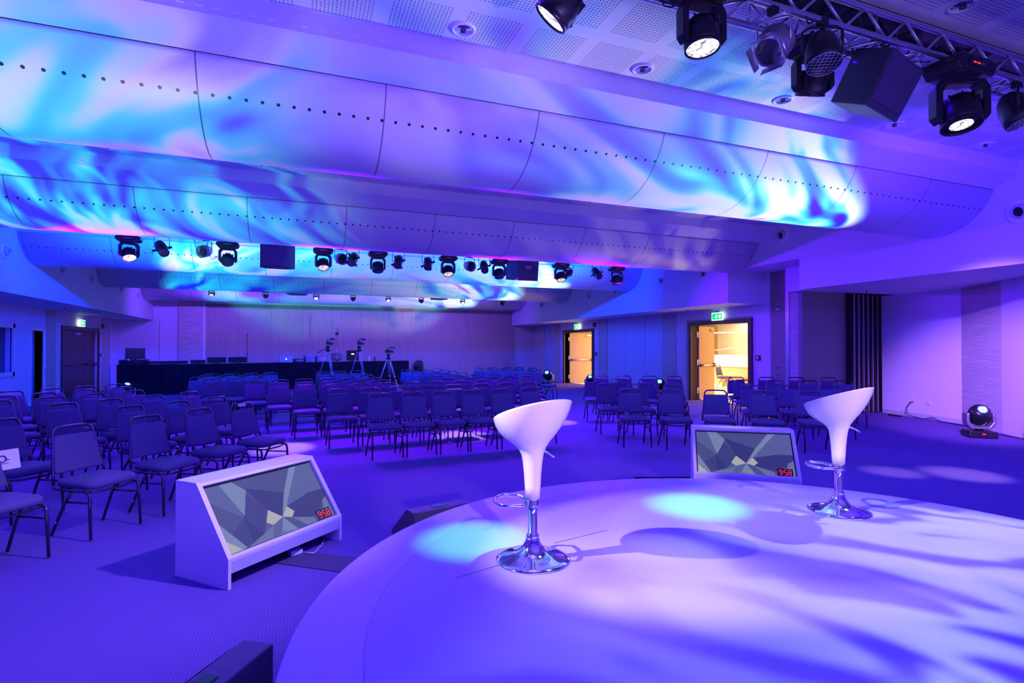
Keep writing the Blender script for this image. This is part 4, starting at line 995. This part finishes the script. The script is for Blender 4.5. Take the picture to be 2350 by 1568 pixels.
def truss(name, label, y, x0, x1, zl, hgt, wid, near=False):
    t = thing(name, label, 'lighting truss', (0, y, zl))
    r = .024
    for i, (dy, dz) in enumerate(((-wid / 2, 0), (wid / 2, 0), (-wid / 2, hgt), (wid / 2, hgt))):
        MB().cyl((x0, dy, dz), (x1, dy, dz), r, 14).build('chord', M_ALU, t)
    br = MB(); n = int((x1 - x0) / (hgt * 1.15)); st = (x1 - x0) / n
    for k in range(n):
        a, c = x0 + k * st, x0 + (k + 1) * st
        if k % 2: a, c = c, a
        for dy in (-wid / 2, wid / 2): br.cyl((a, dy, 0), (c, dy, hgt), .011, 8)
        br.cyl((a, -wid / 2, 0), (c, wid / 2, 0), .011, 8)
        br.cyl((x0 + k * st, -wid / 2, 0), (x0 + k * st, wid / 2, 0), .011, 8)
    br.build('lattice_bracing', M_ALU, t)
    for k in range(5):
        xx = x0 + (x1 - x0) * (.08 + .21 * k)
        MB().tube([(xx, -wid / 2, hgt), (xx, 0, hgt + .02), (xx, wid / 2, hgt)], .01, 6).build('suspension_bracket', M_GRY, t)
        MB().cyl((xx, 0, hgt + .01), (xx, 0, ZC - zl), .01, 8).build('suspension_rod', M_GRY, t)
    if near:
        MB().b2(x0, x1, -wid / 2 + .02, wid / 2 - .02, hgt + .03, hgt + .06).build('black_strip', M_BLK, t)  # black strip standing for the dark band above the truss
        rn = random.Random(7); cb = MB()
        for k in range(26):
            xa = x0 + rn.random() * (x1 - x0 - .6) + .1; xb = xa + rn.uniform(.2, .7); dy = rn.uniform(-wid / 2, wid / 2); sag = rn.uniform(.03, .16)
            cb.tube([(xa + (xb - xa) * j / 8, dy + .03 * math.sin(j * 1.3 + k), .02 - sag * math.sin(PI * j / 8) + .05) for j in range(9)], .0055, 5)
        for k in range(16):
            xa = x0 + rn.random() * (x1 - x0); cb.tube([(xa + .12 * j, rn.uniform(-.08, .08), rn.uniform(.08, .24)) for j in range(8)], .009, 5)
        cb.build('cable_run', M_CBL, t)['kind'] = 'stuff'
    return t
truss('lighting_truss', 'near silver box truss crossing the ceiling above the stage', 3.0, -3.6, 9.6, 3.97, .2, .25, True)
truss('lighting_truss', 'middle truss carrying the row of lights, hidden above the second canopy', 11.8, -4.6, 9.4, 3.66, .26, .25)
truss('lighting_truss', 'far truss before the farthest canopy, barely seen', 20.8, -4.6, 9.4, 3.62, .26, .25)

# ---- near rig
NG = 'lights hanging from the near truss'
moving_head(1.43, 2.875, 3.92, 0.9, -.75, L_WHITE, 'moving head light cut by the top edge, nearest the centre of the view', NG)
moving_head(2.47, 2.875, 3.96, -.1, .12, L_WHITE, 'moving head wash light glowing white beside the silver fresnel', NG, 1.0)
profile_spot(3.10, 2.875, 3.93, -1.3, .8, 'silver fresnel spotlight with barn doors on the near truss', NG, silver=True, scale=.95)
par_can(3.58, 2.875, 3.95, -.5, .25, 'black spotlight with a wire guard hanging beside the near loudspeaker', NG, M_BLK, True)
moving_head(3.78, 3.125, 3.97, -.3, -.45, L_OFF, 'unlit moving head light behind the wire-guarded spotlight', NG, .95)
flown_speaker(4.44, 2.98, 3.98, math.radians(14), .5, .60, .42, .36, 'big black loudspeaker chained under the near truss', NG)
# big profile moving head
t = moving_head(5.20, 2.89, 3.97, -.5, .22, L_WHITE, 'large moving head with perforated yoke and one bright round lens, near truss', NG, 1.28, 'moving_head_light')
for c_ in t.children:
    if c_.name.startswith('head'):
        for g_ in c_.children:
            if g_.name.startswith('lens') and not g_.name.startswith('lens_ring'): g_.scale = (.62, .62, 1)
MB().box((-.03, -.113, -.055), (.12, .004, .04)).build('display', M_DISP, t)
MB().box((.0, -.1155, -.055), (.028, .002, .009)).box((-.04, -.1155, -.055), (.028, .002, .009)).build('display_digits', M_RED, t)
par_can(6.03, 2.89, 3.93, .5, .4, 'black spotlight with a wire guard at the far right of the near truss', NG, M_BLK, True, 1.1)
# ---- middle rig
MG = 'lights hanging from the middle truss'
mid = [(-2.91, .5, .55, L_VIO, 'violet-white glowing moving head nearest the window side'), (-1.31, 0, .9, L_OFF, 'unlit moving head beside the hanging loudspeaker nearest the window side'), (.42, .15, .5, L_CREAM, 'cream-lit moving head, first after the window-side loudspeaker'),
       (1.51, -.1, .35, L_OFF, 'unlit moving head between two small profile spotlights'), (3.03, 0, .45, L_CREAM, 'cream-lit moving head near the middle of the row'), (4.23, -.1, .3, L_OFF, 'unlit moving head just before the wedge-shaped loudspeaker'),
       (5.8, -.1, .4, L_CREAM, 'pink-white lit moving head after the wedge-shaped loudspeaker'), (7.35, -.1, .25, L_OFF, 'unlit moving head at the open-door end of the row')]
for x, pan, tilt, lens, l in mid: moving_head(x, 11.675, 3.58, pan, tilt, lens, l + ', middle truss', MG, .97)
for i, (x, pan) in enumerate([(-2.40, .5), (1.00, -.3), (1.94, -.3), (2.58, -.25), (3.87, -.2), (6.79, .0)]):
    profile_spot(x, 11.675, 3.65, pan, .95, 'small black profile spotlight in a U bracket, %s from the window side' % ordn[i], MG)
for i, (x, pan) in enumerate([(-1.74, -.4), (.78, .4), (3.60, .3), (6.11, -.3)]):
    par_can(x, 11.925, 3.65, pan, 1.3, 'pale metal par spotlight in the middle row, %s from the window side' % ordn[i], MG, mat('pale_metal', (0.6, 0.68, 0.7), 0.35, metal=.5))
flown_speaker(-.44, 11.8, 3.66, math.radians(4), .1, .64, .46, .4, 'black flat-faced loudspeaker hanging in the middle row, window side', MG)
flown_speaker(4.92, 11.75, 3.66, math.radians(178), -.15, .80, .46, .45, 'black wedge-sided loudspeaker hanging in the middle row, open-door side', MG)
tag(MB().tube([(-1.9 + .02 * j, 11.8, 3.62 - .35 * math.sin(PI * j / 12)) for j in range(13)], .006, 5).build('hanging_cable', M_CBL), 'black cable loop hanging beside the first profile spotlight of the middle row', 'cable')
# ---- far rig
FG = 'lights hanging from the far truss'
for i, (x, lens, lab) in enumerate([(-2.8, L_CREAM, 'lit far light below the fourth canopy, nearest the window side'), (-1.14, L_OFF, 'unlit far light just before the flat far loudspeaker'), (.51, L_WHITE, 'bright far light just after the flat far loudspeaker'),
       (1.79, L_OFF, 'unlit far light between two bright far ones'), (3.06, L_WHITE, 'bright far light above the camera tripods'), (4.31, L_OFF, 'unlit far light before the smaller far loudspeaker'), (5.96, L_WHITE, 'bright far light after the smaller far loudspeaker'), (7.63, L_OFF, 'unlit far light nearest the open doors')]):
    moving_head(x, 20.675, 3.56, 0, .9, lens, lab, FG, .6)
for x, l in ((-.12, 'flat black loudspeaker on the far truss, window side'), (4.99, 'smaller black loudspeaker on the far truss, open-door side')):
    flown_speaker(x, 20.8, 3.66, 0, 0, .7, .16, .4, l, FG)

# ---- floor moving heads
def floor_head(x, y, rz, tilt, lens, label, sc=1.0):
    t = thing('floor_moving_head_light', label, 'stage light', (x, y, .0), rz, 'moving head lights standing on the floor'); t.scale = (sc,) * 3
    MB().prism([(-.2, .01), (.2, .01), (.21, .05), (.19, .12), (-.19, .12), (-.21, .05)], 1, -.17, .17).build('base', M_BLK, t, .012)
    MB().box((-.03, -.172, .07), (.14, .004, .05)).build('display', M_DISP, t)
    MB().box((0, -.1755, .075), (.05, .002, .02)).build('display_digits', M_RED, t)
    yk = MB().prism([(-.21, .3), (-.2, .22), (-.14, .15), (.14, .15), (.2, .22), (.21, .3), (.21, .4), (.17, .43), (.155, .4), (.165, .27), (.11, .19), (-.11, .19), (-.165, .27), (-.165, .4), (-.17, .43), (-.21, .4)], 1, -.10, .10).build('yoke', M_GRY, t, .012)
    MB().lathe([(0, .11), (.06, .11), (.06, .155), (0, .155)], seg=18).build('swivel', M_BLK, t)
    h = MB().lathe([(0, -.2), (.085, -.19), (.14, -.13), (.162, 0), (.155, .08), (.125, .14), (.09, .16), (0, .16)], seg=30).build('head', M_BLK2, t)
    h.location = (0, 0, .39); h.rotation_euler = (tilt, 0, 0)
    MB().lathe([(.075, .158), (.08, .175), (.068, .178), (.06, .165)], seg=26).build('lens_ring', M_GRY, h)
    MB().lathe([(.06, .166), (0, .172)], seg=22).build('lens', lens, h)
    return t
floor_head(11.0, 5.86, math.radians(-40), math.radians(52), L_CYAN, 'floor moving head with a cyan beam, in front of the niche stone pilaster', 1.0)
floor_head(10.5, 14.2, math.radians(-35), math.radians(55), L_CYAN, 'floor moving head between the flush panels and nearer open door', 1.05)
floor_head(9.9, 17.5, math.radians(-35), math.radians(45), L_CYAN, 'floor moving head beside the farther open door', 1.0)
floor_head(9.3, 19.9, math.radians(-40), math.radians(50), L_CYAN, 'floor moving head just behind the sideways single chair', 1.15)
floor_head(-4.6, 15.4, math.radians(35), math.radians(15), L_CYAN, 'floor moving head in front of the closed walnut door', 1.05)
floor_head(-4.6, 18.3, math.radians(35), math.radians(30), L_CYAN, 'floor moving head in the shadow near the draped table', 1.0)
floor_head(9.35, 8.9, math.radians(-35), math.radians(60), L_OFF, 'dark floor moving head behind the open-door block', 1.0)

# ================================================================== BEAMS of the fixtures (with coloured gobos)
WG = [(0.42, (0.01, 0.0, 0.3)), (0.46, (0.10, 0.10, 0.7)), (0.51, (0.6, 0.75, 1.0)), (0.68, (0.85, 0.95, 1.0))]
PINK = [(0.40, (0.03, 0.0, 0.5)), (0.48, (0.2, 0.1, 1.0)), (0.56, (0.7, 0.5, 1.0)), (0.66, (1.0, 0.8, 0.8))]
SEA = [(0.36, (0, .02, .6)), (0.5, (0, .55, .8)), (.62, (.1, .95, .8))]
def beam(src, tgt, power, ang, ramp, scale, st=(1, 1), rot=0.0, seed=0.0, dist=1.5, blend=.6, name='floor_head_beam', detail=2.0):
    return gobo(spot(name, src, tgt, power, (1, 1, 1), ang, blend, .03), ramp, scale, detail, dist, st, rot, seed)
CYN = [(0.30, (0, .15, .8)), (0.42, (0, .7, .85)), (0.50, (.05, .9, .9)), (0.57, (.6, .9, 1)), (0.66, (.9, .75, 1)), (.75, (.2, .2, 1))]
CYN2 = [(0.40, (0, .02, .5)), (0.48, (0, .35, .8)), (0.54, (0, .85, .9)), (0.62, (.5, .9, 1)), (0.70, (.3, .3, 1))]
# onto the canopies, from the floor heads
beam((10.86, 5.7, .58), (5.3, 5.45, 3.5), 3000, 27, AUR2, 5.0, (1, 2.2), .2, 3.1)
beam((-4.7, 4.2, .6), (-2.1, 5.4, 3.5), 800, 40, CYN, 2.6, (1, 1.6), .5, 7.7)
beam((1.5, -1.0, .6), (1.2, 4.8, 4.05), 420, 30, PINK, 3.0, (1, 1.6), .3, 2.2, .8, .8)
beam((-4.85, 6.5, .6), (-2.6, 9.7, 3.5), 1300, 56, CYN2, 4.0, (1.4, .7), .9, 1.2)
beam((-4.9, 12.2, .6), (-0.9, 14.3, 3.5), 1300, 46, CYN, 4.0, (1, 2.0), .8, 5.2)
beam((9.9, 14.3, .65), (5.2, 14.3, 3.5), 1900, 38, AUR2, 4.0, (1, 1.6), .1, 9.2)
beam((9.7, 17.3, .6), (5.6, 18.6, 3.5), 1300, 46, AUR2, 3.4, (1, 1.5), .1, 4.2)
beam((-4.75, 18.2, .65), (-1.5, 19.0, 3.5), 800, 66, SEA, 2.4, (1, 1.6), .1, 4.9, 1.0)
beam((-4.5, 20.6, 1.1), (-1.5, 23.0, 3.5), 900, 56, SEA, 2.4, (1, 1.6), .1, 1.9, 1.0)
beam((9.1, 20.6, 1.1), (5.4, 23.1, 3.5), 1300, 46, AUR2, 3.4, (1, 1.5), .1, 6.4)
beam((8.9, 9.0, .6), (6.8, 9.9, 3.5), 120, 70, PINK, 2.6, (1, 1.5), .3, 8.2)
# onto the stage, from the near rig, with added spots among them
beam((-1.9, 3.0, 3.75), (2.3, 2.62, .4), 1700, 25, [(0.32, (0.3, 0.2, 1.0)), (0.42, (0.8, 0.62, 1.0)), (0.56, (1.0, 0.88, 0.95))], 3.2, (1, 1.3), .2, 1.0, .8, .5, 'truss_head_beam')
beam((5.38, 2.95, 3.4), (3.0, 1.45, .4), 700, 50, WG, 3.2, (1.0, 3.4), .9, 2.0, 1.6, .5, 'truss_head_beam', 1.0)
spot('truss_head_beam', (1.42, 2.93, 3.45), (.99, 3.12, .4), 1000, (0.1, 0.85, 1.0), 15, .9, .03)
spot('truss_head_beam', (3.24, 2.9, 3.55), (2.7, 3.2, .4), 1500, (0.08, 0.85, 1.0), 15, .9, .03)
spot('truss_head_beam', (2.66, 2.8, 3.45), (1.6, 2.35, .4), 220, (1.0, .8, .75), 26, .9, .06)
spot('added_stool_spot', (1.0, -2.9, 3.6), (1.18, 2.72, 1.1), 1300, (1.0, .66, .85), 9, .6, .05)
spot('added_stool_spot', (3.3, -2.9, 3.6), (3.54, 2.74, 1.1), 1300, (1.0, .66, .85), 8.5, .6, .05)
spot('truss_head_beam', (7.6, 3.0, 3.8), (7.6, 4.2, 0), 900, (1.0, .8, .8), 15, .9, .04)
spot('truss_head_beam', (7.0, 3.0, 3.8), (6.9, 4.6, 0), 700, (1.0, .8, .8), 11, .9, .04)
spot('truss_head_beam', (1.6, 2.8, 3.5), (-1.35, 4.2, 0), 1100, (.42, .30, 1.0), 50, .9, .05)
spot('truss_head_beam', (6.05, 2.8, 3.5), (12.3, 6.7, .45), 6500, (.46, .20, 1.0), 30, .9, .05)
spot('truss_head_beam', (6.2, 2.9, 3.45), (9.7, 7.4, 3.0), 700, (.06, .02, 1.0), 95, .9, .05)
# from the middle rig, back light over the chairs
spot('truss_head_beam', (2.95, 11.5, 3.2), (2.67, 9.3, 0), 2200, (1.0, .75, .95), 17, .8, .04)
spot('truss_head_beam', (.35, 11.5, 3.2), (-.24, 9.1, 0), 2200, (1.0, .75, .95), 15, .8, .04)
spot('truss_head_beam', (5.7, 11.5, 3.2), (5.0, 10.2, 0), 1500, (1.0, .75, .95), 15, .8, .04)
spot('truss_head_beam', (-2.95, 11.6, 3.2), (-2.2, 8.6, 0), 500, (.30, .12, 1.0), 70, .7, .05)
spot('truss_head_beam', (.42, 11.55, 3.2), (.2, 9.5, 0), 520, (.45, .03, 1.0), 65, .7, .05)
spot('truss_head_beam', (3.03, 11.55, 3.2), (2.6, 9.5, 0), 520, (.45, .03, 1.0), 70, .7, .05)
spot('truss_head_beam', (5.8, 11.55, 3.2), (5.5, 9.2, 0), 300, (.2, .12, 1.0), 75, .7, .05)
spot('truss_head_beam', (3.06, 20.5, 3.4), (3.0, 16.0, 0), 520, (.4, .03, 1.0), 80, .7, .05)
